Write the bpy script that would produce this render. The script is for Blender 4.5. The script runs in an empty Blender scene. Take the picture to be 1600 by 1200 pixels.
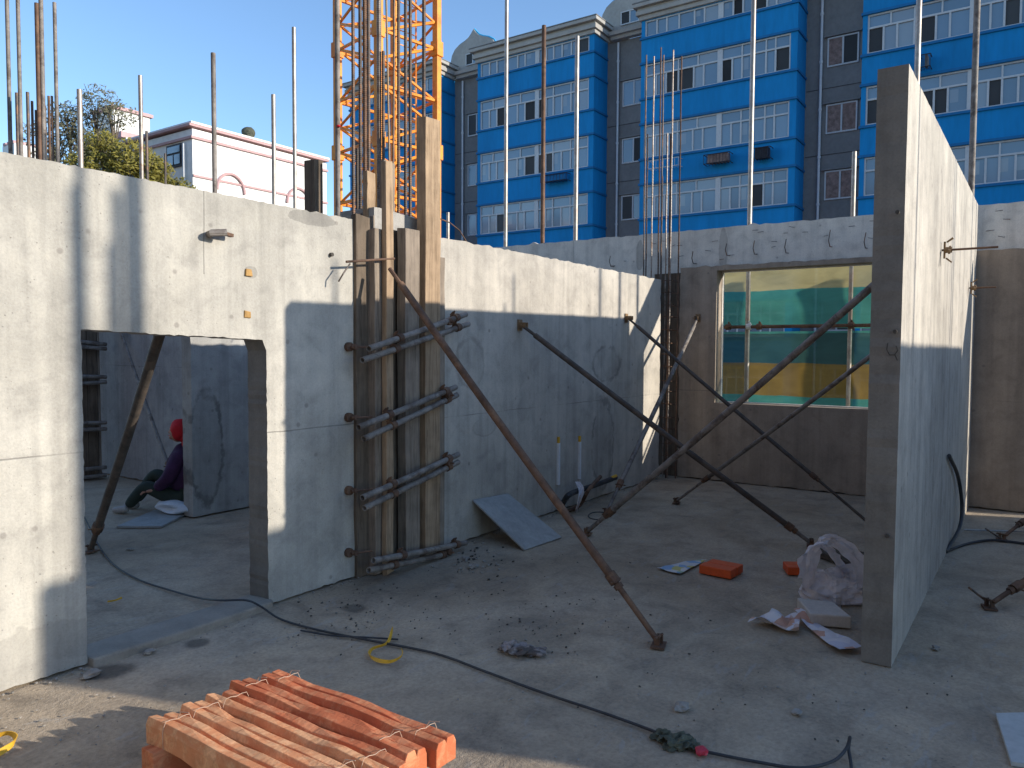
import bpy, bmesh, math, random
import numpy as np
from mathutils import Vector, Matrix, noise as mnoise
from mathutils.geometry import tessellate_polygon
random.seed(7)
S = bpy.context.scene
COL = S.collection

# ------------------------------------------------------------------ camera
F = 1200.0; PITCH = math.atan(55 / F); YAW = math.radians(34.65); ROLL = math.radians(.3); EYE = 1.75
fw = Vector((math.cos(PITCH) * math.cos(YAW), math.cos(PITCH) * math.sin(YAW), -math.sin(PITCH)))
R0 = Vector((math.sin(YAW), -math.cos(YAW), 0)); U0 = R0.cross(fw)
UP = U0 * math.cos(ROLL) - R0 * math.sin(ROLL); RT = R0 * math.cos(ROLL) + U0 * math.sin(ROLL)
CAM = Vector((0, 0, EYE))
cd = bpy.data.cameras.new('camera'); cam = bpy.data.objects.new('camera', cd); COL.objects.link(cam)
cd.sensor_width = 36; cd.lens = 36 * F / 1600; cd.clip_start = .05; cd.clip_end = 2000
cam.matrix_world = Matrix.Translation(CAM) @ Matrix((RT, UP, -fw)).transposed().to_4x4()
S.camera = cam
def ray(x, y): return fw + RT * ((x - 800) / F) - UP * ((y - 600) / F)
def PX(x, y, X): d = ray(x, y); return CAM + d * (X / d.x)
def PY(x, y, Y): d = ray(x, y); return CAM + d * (Y / d.y)
def PZ(x, y, Z=0.0): d = ray(x, y); return CAM + d * ((Z - EYE) / d.z)
def PD(x, y, D): return CAM + ray(x, y) * D

# ------------------------------------------------------------------ world, sun, exposure
sun_to = Vector((1.215, -3.62, 1.27)).normalized()
elev = math.asin(sun_to.z)
w = bpy.data.worlds.new('World'); S.world = w; w.use_nodes = True
nt = w.node_tree; bgn = nt.nodes['Background']
sky = nt.nodes.new('ShaderNodeTexSky'); sky.sky_type = 'NISHITA'; sky.sun_disc = False
sky.sun_elevation = elev; sky.sun_rotation = math.atan2(sun_to.x, sun_to.y)
sky.air_density = 1.0; sky.dust_density = .2; sky.ozone_density = 3.6
nt.links.new(sky.outputs[0], bgn.inputs[0]); bgn.inputs[1].default_value = .15
sd = bpy.data.lights.new('sun', 'SUN'); sd.energy = 3.3; sd.angle = math.radians(.53); sd.color = (1, .92, .79)
so = bpy.data.objects.new('sun', sd); COL.objects.link(so)
so.rotation_euler = (-sun_to).to_track_quat('-Z', 'Y').to_euler(); so.location = (8, -20, 20)
S.view_settings.view_transform = 'Standard'; S.view_settings.look = 'None'
S.view_settings.exposure = 0.85; S.view_settings.gamma = 1; S.view_settings.use_curve_mapping = False

# ------------------------------------------------------------------ materials
def newmat(name):
    m = bpy.data.materials.new(name); m.use_nodes = True
    return m, m.node_tree, m.node_tree.nodes['Principled BSDF']
def N(nt, t, **k):
    n = nt.nodes.new(t)
    for a, b in k.items(): setattr(n, a, b)
    return n
def math_(nt, op, a, b=None, c=None, clamp=False):
    n = N(nt, 'ShaderNodeMath', operation=op, use_clamp=clamp)
    for i, v in enumerate((a, b, c)):
        if v is None: continue
        if isinstance(v, (int, float)): n.inputs[i].default_value = v
        else: nt.links.new(v, n.inputs[i])
    return n.outputs[0]
def ramp(nt, f, stops):
    r = N(nt, 'ShaderNodeValToRGB'); nt.links.new(f, r.inputs[0])
    e = r.color_ramp.elements
    while len(e) < len(stops): e.new(.5)
    for q, (p, c) in zip(e, stops):
        q.position = p; q.color = (*c, 1) if len(c) == 3 else c
    return r.outputs[0]
def mixc(nt, f, a, b, mode='MIX'):
    n = N(nt, 'ShaderNodeMix', data_type='RGBA', blend_type=mode)
    for s, v in ((n.inputs[0], f), (n.inputs[6], a), (n.inputs[7], b)):
        if isinstance(v, (int, float)): s.default_value = v
        elif isinstance(v, (tuple, list)): s.default_value = (*v, 1)
        else: nt.links.new(v, s)
    return n.outputs[2]
def coords(nt, scale=(1, 1, 1), obj=False):
    m = N(nt, 'ShaderNodeMapping'); m.inputs['Scale'].default_value = scale
    if obj: nt.links.new(N(nt, 'ShaderNodeTexCoord').outputs['Object'], m.inputs[0])
    else: nt.links.new(N(nt, 'ShaderNodeNewGeometry').outputs['Position'], m.inputs[0])
    return m.outputs[0]
def noise(nt, co, scale, detail=4, rough=.55, dist=0):
    n = N(nt, 'ShaderNodeTexNoise'); nt.links.new(co, n.inputs['Vector'])
    n.inputs['Scale'].default_value = scale; n.inputs['Detail'].default_value = detail
    n.inputs['Roughness'].default_value = rough; n.inputs['Distortion'].default_value = dist
    return n.outputs[0]
def bump(nt, b, h, strength, dist=.01):
    n = N(nt, 'ShaderNodeBump'); n.inputs['Strength'].default_value = strength; n.inputs['Distance'].default_value = dist
    nt.links.new(h, n.inputs['Height']); nt.links.new(n.outputs[0], b.inputs['Normal'])
def ss(nt, v, a, b):
    n = N(nt, 'ShaderNodeMapRange', interpolation_type='SMOOTHSTEP')
    nt.links.new(v, n.inputs[0])
    n.inputs[1].default_value = a; n.inputs[2].default_value = b
    n.inputs[3].default_value = 0; n.inputs[4].default_value = 1
    return n.outputs[0]

def concrete(name, base=(.43, .42, .395), seam_z=(), seam=(), rings=(), fills=(), var=.22, streaks=.25, boards=0, ax=0, rough=.85, bscale=1.0):
    """ax: horizontal axis used for marks (0 = x, 1 = y).  rings/fills: (h, z, rh, rz, strength); seam: (h, z0, z1)"""
    m, nt, b = newmat(name)
    co = coords(nt)
    sep = N(nt, 'ShaderNodeSeparateXYZ'); nt.links.new(co, sep.inputs[0])
    h, z = sep.outputs[ax], sep.outputs[2]
    big = noise(nt, co, .9, 5, .6, .3); mid = noise(nt, co, 5.5, 6, .65, .4); fine = noise(nt, co, 70, 3, .7)
    st = noise(nt, coords(nt, (4.5, 4.5, .22)), 1.6, 5, .6, .25)
    st2 = noise(nt, coords(nt, (22, 22, .5)), 1.0, 3, .6)
    lo = tuple(c * (1 - var) for c in base); hi = tuple(min(.95, c * (1 + var * .7)) for c in base)
    c = ramp(nt, big, [(.3, lo), (.7, hi)])
    c = mixc(nt, .55, c, ramp(nt, mid, [(.3, (.62, .62, .63)), (.52, (1, 1, 1)), (.75, (1.18, 1.17, 1.14))]), 'MULTIPLY')
    c = mixc(nt, streaks, c, ramp(nt, st, [(.36, (.45, .45, .45)), (.5, (1, 1, 1)), (.66, (1.25, 1.24, 1.2))]), 'MULTIPLY')
    c = mixc(nt, streaks * .5, c, ramp(nt, st2, [(.35, (.6, .6, .6)), (.6, (1.1, 1.1, 1.1))]), 'MULTIPLY')
    c = mixc(nt, .3, c, ramp(nt, fine, [(.3, (.65, .65, .65)), (.6, (1.1, 1.1, 1.1))]), 'MULTIPLY')
    # pores
    v = N(nt, 'ShaderNodeTexVoronoi'); nt.links.new(co, v.inputs['Vector']); v.inputs['Scale'].default_value = 26
    pore = ss(nt, v.outputs['Distance'], .13, .07)
    v2 = N(nt, 'ShaderNodeTexVoronoi'); nt.links.new(co, v2.inputs['Vector']); v2.inputs['Scale'].default_value = 5
    msk = ss(nt, noise(nt, co, 2.2, 2), .48, .62)
    c = mixc(nt, math_(nt, 'MULTIPLY', math_(nt, 'MULTIPLY', pore, msk), .5), c, (.16, .15, .14))
    c = mixc(nt, math_(nt, 'MULTIPLY', ss(nt, v2.outputs['Distance'], .11, .05), .45), c, (.14, .12, .11))
    wob = math_(nt, 'MULTIPLY', math_(nt, 'SUBTRACT', noise(nt, co, 3, 3), .5), .02)
    dark = None
    def add(d):
        nonlocal dark
        dark = d if dark is None else math_(nt, 'MAXIMUM', dark, d)
    for z0 in seam_z:
        d = math_(nt, 'ABSOLUTE', math_(nt, 'SUBTRACT', math_(nt, 'ADD', z, wob), z0))
        add(math_(nt, 'MULTIPLY', ss(nt, d, .006, .002), math_(nt, 'MULTIPLY', ss(nt, noise(nt, co, 1.3, 2), .35, .6), .55)))
    for (h0, za, zb) in seam:
        d = math_(nt, 'ABSOLUTE', math_(nt, 'SUBTRACT', math_(nt, 'ADD', h, wob), h0))
        q = math_(nt, 'MULTIPLY', math_(nt, 'GREATER_THAN', z, za), math_(nt, 'LESS_THAN', z, zb))
        add(math_(nt, 'MULTIPLY', math_(nt, 'MULTIPLY', ss(nt, d, .006, .002), q), .5))
    if boards:
        fr = math_(nt, 'FRACT', math_(nt, 'DIVIDE', math_(nt, 'ADD', h, math_(nt, 'MULTIPLY', wob, .5)), boards))
        d = math_(nt, 'ABSOLUTE', math_(nt, 'SUBTRACT', fr, .5))
        add(math_(nt, 'MULTIPLY', ss(nt, d, .015, .004), .35))
    wr = math_(nt, 'MULTIPLY', math_(nt, 'SUBTRACT', noise(nt, co, 9, 4, .6), .5), .55)
    for kind, lst in (('r', rings), ('f', fills)):
        for (h0, z0, rh, rz, s) in lst:
            a = math_(nt, 'POWER', math_(nt, 'DIVIDE', math_(nt, 'SUBTRACT', h, h0), rh), 2)
            e = math_(nt, 'POWER', math_(nt, 'ABSOLUTE', math_(nt, 'DIVIDE', math_(nt, 'SUBTRACT', z, z0), rz)), 2.0)
            d = math_(nt, 'ADD', math_(nt, 'SQRT', math_(nt, 'ADD', a, e)), wr)
            inner = math_(nt, 'MULTIPLY', ss(nt, d, 1.02, .95), .28 if kind == 'r' else 1)
            if kind == 'r':
                rr = math_(nt, 'MULTIPLY', ss(nt, math_(nt, 'ABSOLUTE', math_(nt, 'SUBTRACT', d, 1)), .16, .02), ss(nt, noise(nt, co, 5, 3), .3, .6))
                inner = math_(nt, 'MAXIMUM', inner, rr)
            add(math_(nt, 'MULTIPLY', inner, s))
    if dark is not None: c = mixc(nt, dark, c, (.085, .08, .075))
    nt.links.new(c, b.inputs['Base Color']); b.inputs['Roughness'].default_value = rough
    b.inputs['Specular IOR Level'].default_value = .25
    hh = math_(nt, 'ADD', math_(nt, 'MULTIPLY', mid, .6), math_(nt, 'MULTIPLY', fine, .25))
    hh = math_(nt, 'SUBTRACT', hh, math_(nt, 'MULTIPLY', math_(nt, 'MULTIPLY', pore, msk), .5))
    if dark is not None: hh = math_(nt, 'SUBTRACT', hh, math_(nt, 'MULTIPLY', dark, .35))
    bump(nt, b, hh, .5 * bscale, .012)
    return m
def plain(name, col, rough=.7, metal=0, var=.2, scale=8, bumps=.2, spec=.4, stretch=(1, 1, 1), second=None, sub=0, obj=True, bdist=.004):
    m, nt, b = newmat(name)
    co = coords(nt, stretch, obj)
    n1 = noise(nt, co, scale, 5, .65, .3); n2 = noise(nt, co, scale * 7, 3)
    lo = tuple(c * (1 - var) for c in col); hi = tuple(min(1, c * (1 + var)) for c in col)
    c = ramp(nt, n1, [(.3, lo), (.7, hi)])
    if second: c = mixc(nt, ss(nt, noise(nt, co, scale * .6, 5, .7, .5), .48, .62), c, second)
    c = mixc(nt, .3, c, ramp(nt, n2, [(.3, (.7, .7, .7)), (.6, (1.08, 1.08, 1.08))]), 'MULTIPLY')
    nt.links.new(c, b.inputs['Base Color']); b.inputs['Roughness'].default_value = rough; b.inputs['Metallic'].default_value = metal
    b.inputs['Specular IOR Level'].default_value = spec
    if sub: b.inputs['Subsurface Weight'].default_value = sub
    if bumps: bump(nt, b, math_(nt, 'ADD', n1, math_(nt, 'MULTIPLY', n2, .4)), bumps, bdist)
    return m
def wood(name, col, dark, axis_stretch=(12, 12, .8), second=None, dirt=.35):
    m, nt, b = newmat(name)
    co = coords(nt, axis_stretch)
    g = noise(nt, co, 2.2, 6, .7, .8); g2 = noise(nt, coords(nt), 6, 4)
    c = ramp(nt, g, [(.3, dark), (.5, col), (.7, tuple(min(1, x * 1.25) for x in col))])
    if second: c = mixc(nt, math_(nt, 'MULTIPLY', ss(nt, noise(nt, coords(nt), 9, 6, .7, .6), .42, .56), .85), c, second)
    c = mixc(nt, dirt, c, ramp(nt, g2, [(.35, (.4, .4, .4)), (.6, (1.05, 1.05, 1.05))]), 'MULTIPLY')
    nt.links.new(c, b.inputs['Base Color']); b.inputs['Roughness'].default_value = .85; b.inputs['Specular IOR Level'].default_value = .2
    bump(nt, b, math_(nt, 'ADD', g, math_(nt, 'MULTIPLY', noise(nt, coords(nt), 60, 3), .5)), .6, .006)
    return m

xat = lambda px, py: PY(px, py, 4.27).x
hole = lambda px, py: (PZ(px, py).x, PZ(px, py).y)
M = {}
M['wall_a'] = concrete('concrete_left_wall', (.425, .40, .355), var=.3, seam_z=(1.18,), seam=((xat(318, 340), 2.2, 3),),
                       fills=((xat(490, 345), 2.66, .22, .05, .35), (xat(392, 425), 2.24, .05, .04, .3), (xat(60, 950), .05, .5, .25, .2)), streaks=.24)
M['wall_b'] = concrete('concrete_middle_wall', (.475, .435, .38), seam_z=(1.15,),
                       rings=((xat(948, 568), 1.58, .34, .2, .5), (xat(942, 700), .62, .26, .52, .5), (xat(735, 575), 1.62, .2, .22, .35), (xat(757, 690), 1.02, .18, .08, .25)),
                       fills=((xat(1000, 640), 1.2, .12, .5, .12),), streaks=.24)
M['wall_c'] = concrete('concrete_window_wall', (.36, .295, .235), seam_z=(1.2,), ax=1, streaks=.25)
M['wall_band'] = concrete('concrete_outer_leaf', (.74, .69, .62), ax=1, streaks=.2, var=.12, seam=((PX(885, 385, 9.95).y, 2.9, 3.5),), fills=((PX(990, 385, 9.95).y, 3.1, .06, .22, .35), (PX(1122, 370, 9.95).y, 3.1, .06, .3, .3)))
M['wall_d'] = concrete('concrete_free_panel', (.46, .42, .365), boards=.42, streaks=.28)
M['shaded_face'] = concrete('concrete_shaded_face', (.20, .185, .165), ax=1, streaks=.15)  # same concrete darkened, shade of the camera-facing ends put into the colour
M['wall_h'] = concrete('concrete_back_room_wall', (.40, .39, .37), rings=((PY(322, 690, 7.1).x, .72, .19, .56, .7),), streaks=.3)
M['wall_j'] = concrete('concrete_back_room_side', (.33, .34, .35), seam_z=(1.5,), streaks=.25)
M['pier'] = concrete('concrete_pier', (.40, .38, .35), streaks=.4)
M['kerb'] = concrete('concrete_threshold', (.33, .29, .24), streaks=0)
M['slab_floor'] = None
def floor_mat():
    m, nt, b = newmat('dusty_slab')
    co = coords(nt)
    big = noise(nt, co, .55, 6, .62, .6); mid = noise(nt, co, 3.2, 7, .7, .5); fine = noise(nt, co, 45, 4, .75); grit = noise(nt, co, 170, 2, .6)
    c = ramp(nt, big, [(.32, (.30, .236, .17)), (.5, (.40, .322, .238)), (.68, (.45, .375, .29))])
    c = mixc(nt, .75, c, ramp(nt, mid, [(.3, (.55, .56, .58)), (.5, (1, 1, 1)), (.7, (1.25, 1.23, 1.18))]), 'MULTIPLY')
    c = mixc(nt, .45, c, ramp(nt, fine, [(.3, (.5, .5, .5)), (.6, (1.15, 1.15, 1.15))]), 'MULTIPLY')
    sc = noise(nt, coords(nt, (1, 3.5, 1)), 2.4, 5, .7, 1.2)
    c = mixc(nt, math_(nt, 'MULTIPLY', ss(nt, sc, .58, .66), .35), c, (.36, .35, .33))
    # dark crumbs ground into the slab
    v = N(nt, 'ShaderNodeTexVoronoi'); nt.links.new(co, v.inputs['Vector']); v.inputs['Scale'].default_value = 17
    spot = math_(nt, 'MULTIPLY', ss(nt, v.outputs['Distance'], .13, .06), ss(nt, noise(nt, co, 1.4, 3), .5, .62))
    c = mixc(nt, math_(nt, 'MULTIPLY', spot, .6), c, (.07, .065, .06))
    sep = N(nt, 'ShaderNodeSeparateXYZ'); nt.links.new(co, sep.inputs[0])
    wr = math_(nt, 'MULTIPLY', math_(nt, 'SUBTRACT', noise(nt, co, 8, 4), .5), .7)
    dk = None
    for (q, rx, ry, s) in ((hole(308, 1004), .08, .08, .65), (hole(170, 1048), .14, .12, .7), (hole(553, 950), .09, .1, .6), (hole(690, 900), 1.0, .7, .18),
                           (hole(830, 985), .38, .3, .25), (hole(640, 905), .6, .35, .35), (hole(1050, 985), .3, .12, .2)):
        a = math_(nt, 'POWER', math_(nt, 'DIVIDE', math_(nt, 'SUBTRACT', sep.outputs[0], q[0]), rx), 2)
        e = math_(nt, 'POWER', math_(nt, 'DIVIDE', math_(nt, 'SUBTRACT', sep.outputs[1], q[1]), ry), 2)
        d = math_(nt, 'ADD', math_(nt, 'SQRT', math_(nt, 'ADD', a, e)), wr)
        d = math_(nt, 'MULTIPLY', ss(nt, d, 1.15, .6), s)
        dk = d if dk is None else math_(nt, 'MAXIMUM', dk, d)
    c = mixc(nt, dk, c, (.05, .047, .042))
    nt.links.new(c, b.inputs['Base Color']); b.inputs['Roughness'].default_value = .92; b.inputs['Specular IOR Level'].default_value = .2
    h = math_(nt, 'ADD', mid, math_(nt, 'ADD', math_(nt, 'MULTIPLY', fine, .4), math_(nt, 'MULTIPLY', grit, .15)))
    h = math_(nt, 'SUBTRACT', h, math_(nt, 'MULTIPLY', dk, .6))
    bump(nt, b, h, .75, .025)
    return m
M['slab_floor'] = floor_mat()
M['brick_brown'] = plain('brown_brick', (.30, .20, .13), .9, 0, .15, .5, .2, obj=False)
M['earth'] = plain('bare_earth', (.16, .13, .10), .95, scale=.4, obj=False)
M['rust_pipe'] = plain('rusty_steel_tube', (.13, .075, .05), .75, .2, .45, 9, .4, second=(.20, .115, .07), obj=False)
M['dark_pipe'] = plain('dark_weathered_steel_tube', (.085, .07, .06), .7, .25, .4, 9, .4, second=(.13, .10, .08), obj=False)
M['grey_pipe'] = plain('dusty_grey_steel_tube', (.22, .195, .175), .7, .1, .35, 10, .35, second=(.12, .095, .08), obj=False)
M['galv'] = plain('galvanised_tube', (.40, .375, .34), .5, .6, .3, 7, .2, second=(.36, .30, .26), obj=False)
M['rebar'] = plain('rebar_steel', (.12, .10, .09), .6, .4, .4, 12, .3, second=(.24, .14, .09), obj=False)
M['rebar_pale'] = plain('rebar_steel_pale', (.33, .29, .26), .5, .6, .3, 12, .3, second=(.25, .17, .12), obj=False)
M['wood_dark'] = wood('formwork_timber_dark', (.15, .115, .085), (.07, .052, .038))
M['wood_pale'] = wood('formwork_timber_pale', (.36, .255, .165), (.20, .135, .085))
M['wood_grey'] = wood('formwork_timber_grey', (.26, .21, .165), (.13, .105, .085))
M['wood_plank'] = wood('old_plank', (.085, .07, .055), (.05, .04, .03), (3, 12, 12))
M['red_batten'] = wood('red_dusted_batten', (.60, .24, .12), (.42, .14, .065), (3, 12, 12), second=(.56, .15, .065), dirt=.3)
M['tan_batten'] = wood('tan_batten', (.72, .38, .20), (.52, .24, .12), (3, 12, 12), second=(.66, .26, .12), dirt=.25)
M['wire'] = plain('tie_wire', (.50, .36, .27), .6, .2)
M['board'] = plain('grey_cement_board', (.30, .30, .29), .8, 0, .2, 5, .2, obj=False)
M['plyboard'] = plain('pale_board', (.42, .43, .42), .75, 0, .15, 4, .2, obj=False)
M['orange'] = plain('orange_crane_paint', (.80, .29, .03), .5, 0, .15, 5, .1, second=(.72, .20, .02), obj=False)
M['blue'] = plain('blue_render', (.004, .215, .50), .8, 0, .13, .9, .1, obj=False, spec=.3, stretch=(1, 1, .18))
M['blue_trim'] = plain('blue_ledge_paint', (.006, .14, .34), .8, 0, .08, .5, 0, obj=False)
M['net_blue'] = plain('bright_blue_coping', (.06, .36, .62), .6, 0, .05, 1, 0, obj=False)
M['greywall'] = plain('grey_render', (.20, .20, .20), .85, 0, .12, .9, .2, obj=False)
M['cornice'] = plain('pale_cornice', (.37, .355, .33), .8, 0, .12, 1, .2, obj=False)
M['pvc'] = plain('white_window_frame', (.50, .52, .54), .5, 0, .04, 2, 0)
M['white'] = plain('white_paint', (.80, .80, .78), .8, 0, .05, .6, .1, obj=False)
M['pink'] = plain('pink_trim', (.52, .33, .33), .8, 0, .1, 1, 0, obj=False)
def glass(name, a, bcol, rough=.12, ior=1.9):
    m, nt, b = newmat(name)
    oi = N(nt, 'ShaderNodeObjectInfo')
    co = coords(nt)
    n = noise(nt, co, .9, 3)
    f = math_(nt, 'ADD', math_(nt, 'MULTIPLY', oi.outputs['Random'], .7), math_(nt, 'MULTIPLY', n, .3))
    c = ramp(nt, f, [(.15, a), (.8, bcol)])
    nt.links.new(c, b.inputs['Base Color']); b.inputs['Roughness'].default_value = rough; b.inputs['IOR'].default_value = ior
    return m
M['pane'] = glass('window_glass', (.085, .15, .215), (.13, .215, .30))  # blue base tint carries part of the reflected sky
M['pane_pale'] = glass('window_glass_with_curtain', (.17, .22, .27), (.22, .27, .31))
M['pane_dark'] = glass('dark_open_sash', (.02, .02, .022), (.07, .075, .08), .5, 1.3)
M['curtain'] = plain('brown_curtain', (.24, .17, .15), .9, 0, .4, 6, .2)
def net_mat(name, bands):
    m, nt, b = newmat(name)
    co = coords(nt); sep = N(nt, 'ShaderNodeSeparateXYZ'); nt.links.new(co, sep.inputs[0])
    z = math_(nt, 'ADD', sep.outputs[2], math_(nt, 'MULTIPLY', math_(nt, 'SUBTRACT', noise(nt, co, 2, 3), .5), .05))
    c = bands[0][1]
    for z0, colr in bands[1:]: c = mixc(nt, ss(nt, z, z0 - .006, z0 + .006), c, colr)
    fold = noise(nt, coords(nt, (1, 1.2, 4)), 1.6, 5, .6, .8)
    c = mixc(nt, .5, c, ramp(nt, fold, [(.3, (.7, .7, .7)), (.65, (1.2, 1.2, 1.2))]), 'MULTIPLY')
    di = N(nt, 'ShaderNodeBsdfDiffuse'); tr = N(nt, 'ShaderNodeBsdfTranslucent'); tp = N(nt, 'ShaderNodeBsdfTransparent')
    nt.links.new(c, di.inputs[0]); nt.links.new(c, tr.inputs[0])
    nt.links.new(mixc(nt, .45, c, (1, 1, 1)), tp.inputs[0])
    m1 = N(nt, 'ShaderNodeMixShader'); m1.inputs[0].default_value = .6; nt.links.new(di.outputs[0], m1.inputs[1]); nt.links.new(tr.outputs[0], m1.inputs[2])
    m2 = N(nt, 'ShaderNodeMixShader'); m2.inputs[0].default_value = .25; nt.links.new(m1.outputs[0], m2.inputs[1]); nt.links.new(tp.outputs[0], m2.inputs[2])
    nt.nodes.remove(b); nt.links.new(m2.outputs[0], nt.nodes['Material Output'].inputs[0])
    return m
ZN = [PX(1250, y_, 11.4).z for y_ in (452, 568, 512, 620)]
YEL, GRN, ORA, DGR = (.66, .56, .26), (.09, .34, .26), (.34, .22, .05), (.06, .14, .115)
M['net_top'] = net_mat('green_yellow_net', [(0, GRN), (ZN[0], YEL)])
M['net_low'] = net_mat('green_orange_net', [(0, GRN), (ZN[3], ORA), (ZN[1], DGR), (ZN[2] - .08, GRN)])
def leafmat(name, a, bcol):
    m, nt, b = newmat(name)
    co = coords(nt); n = noise(nt, co, 1.2, 4); n2 = noise(nt, co, 25, 2)
    c = ramp(nt, math_(nt, 'ADD', math_(nt, 'MULTIPLY', n, .6), math_(nt, 'MULTIPLY', n2, .4)), [(.35, a), (.65, bcol)])
    nt.links.new(c, b.inputs['Base Color']); b.inputs['Roughness'].default_value = .7
    tr = N(nt, 'ShaderNodeBsdfTranslucent'); nt.links.new(c, tr.inputs[0])
    mx = N(nt, 'ShaderNodeMixShader'); mx.inputs[0].default_value = .3
    nt.links.new(b.outputs[0], mx.inputs[1]); nt.links.new(tr.outputs[0], mx.inputs[2]); nt.links.new(mx.outputs[0], nt.nodes['Material Output'].inputs[0])
    return m
M['leaf'] = leafmat('olive_leaves', (.22, .20, .035), (.34, .30, .07))
M['leaf_grey'] = leafmat('sparse_grey_leaves', (.15, .15, .09), (.22, .21, .13))
M['bark'] = plain('bark', (.16, .13, .10), .9, 0, .3, 5, .4)
M['cable'] = plain('black_rubber_cable', (.035, .037, .042), .6, 0, .3, 10, .2, obj=False)
M['yellow'] = plain('yellow_strap', (.65, .36, .03), .55, 0, .2, 10, .2)
M['orange_plastic'] = plain('orange_red_plastic', (.62, .09, .02), .5, 0, .12, 8, .1)
M['foam'] = plain('dirty_foam', (.50, .47, .43), .9, 0, .1, 12, .3)
M['bag'] = plain('thin_white_plastic', (.82, .79, .81), .3, 0, .06, 8, .3, sub=0, bdist=.01)
_nt = M['bag'].node_tree; _b = _nt.nodes['Principled BSDF']
_t = N(_nt, 'ShaderNodeBsdfTranslucent'); _t.inputs[0].default_value = (.7, .68, .7, 1); _m = N(_nt, 'ShaderNodeMixShader'); _m.inputs[0].default_value = .3
_nt.links.new(_b.outputs[0], _m.inputs[1]); _nt.links.new(_t.outputs[0], _m.inputs[2]); _nt.links.new(_m.outputs[0], _nt.nodes['Material Output'].inputs[0])
def paper_mat(name, cols, scale):
    m, nt, b = newmat(name)
    co = coords(nt); n = N(nt, 'ShaderNodeTexVoronoi'); nt.links.new(co, n.inputs['Vector']); n.inputs['Scale'].default_value = scale
    sp = N(nt, 'ShaderNodeSeparateColor'); nt.links.new(n.outputs['Color'], sp.inputs[0])
    r = N(nt, 'ShaderNodeValToRGB'); nt.links.new(sp.outputs[0], r.inputs[0]); r.color_ramp.interpolation = 'CONSTANT'
    e = r.color_ramp.elements
    while len(e) < len(cols): e.new(.5)
    for i, c in enumerate(cols): e[i].position = i / len(cols); e[i].color = (*c, 1)
    nt.links.new(r.outputs[0], b.inputs['Base Color']); b.inputs['Roughness'].default_value = .5
    return m
M['leaflet'] = paper_mat('printed_leaflet', [(.55, .55, .55), (.20, .35, .55), (.5, .45, .15), (.25, .4, .3), (.6, .58, .55)], 14)
M['news'] = paper_mat('crumpled_printed_paper', [(.6, .58, .6), (.62, .6, .62), (.50, .28, .20), (.6, .58, .6), (.5, .5, .58), (.52, .38, .32)], 12)
M['black'] = plain('black_crumbs', (.075, .066, .056), .9, 0, .3, 20, .2)
M['chips'] = plain('mortar_chips', (.27, .245, .215), .9, 0, .3, 20, .3)
M['leather'] = plain('worn_glove', (.10, .08, .07), .8, 0, .3, 14, .4, second=(.28, .24, .23))
M['red'] = plain('red_cloth', (.50, .012, .02), .8, 0, .15, 14, .3)
M['purple'] = plain('dark_purple_coat', (.045, .014, .05), .9, 0, .25, 12, .4)
M['green_cloth'] = plain('dark_green_trousers', (.028, .04, .032), .9, 0, .2, 12, .4)
M['skin'] = plain('skin', (.38, .20, .14), .6, 0, .1, 9, .05)
M['sack'] = plain('white_woven_sack', (.62, .66, .72), .7, 0, .08, 14, .4)
M['shoe'] = plain('canvas_shoe', (.35, .33, .31), .8)
M['hair'] = plain('dark_hair', (.02, .015, .012), .6)
M['rag'] = plain('olive_rag', (.08, .085, .06), .95, 0, .4, 18, .5)
M['pinkrag'] = plain('red_plastic_plug', (.45, .03, .06), .5)
M['white_pipe'] = plain('white_conduit', (.66, .67, .68), .5, 0, .06, 5, 0)
M['rack'] = plain('dark_metal_rack', (.03, .03, .04), .6, .3)
M['bracket_rust'] = plain('rusty_bracket', (.22, .14, .075), .8, 0, .4, 20, .4)
M['yellow_rust'] = plain('rust_yellow_block', (.36, .21, .07), .8, 0, .3, 20, .4)

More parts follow.
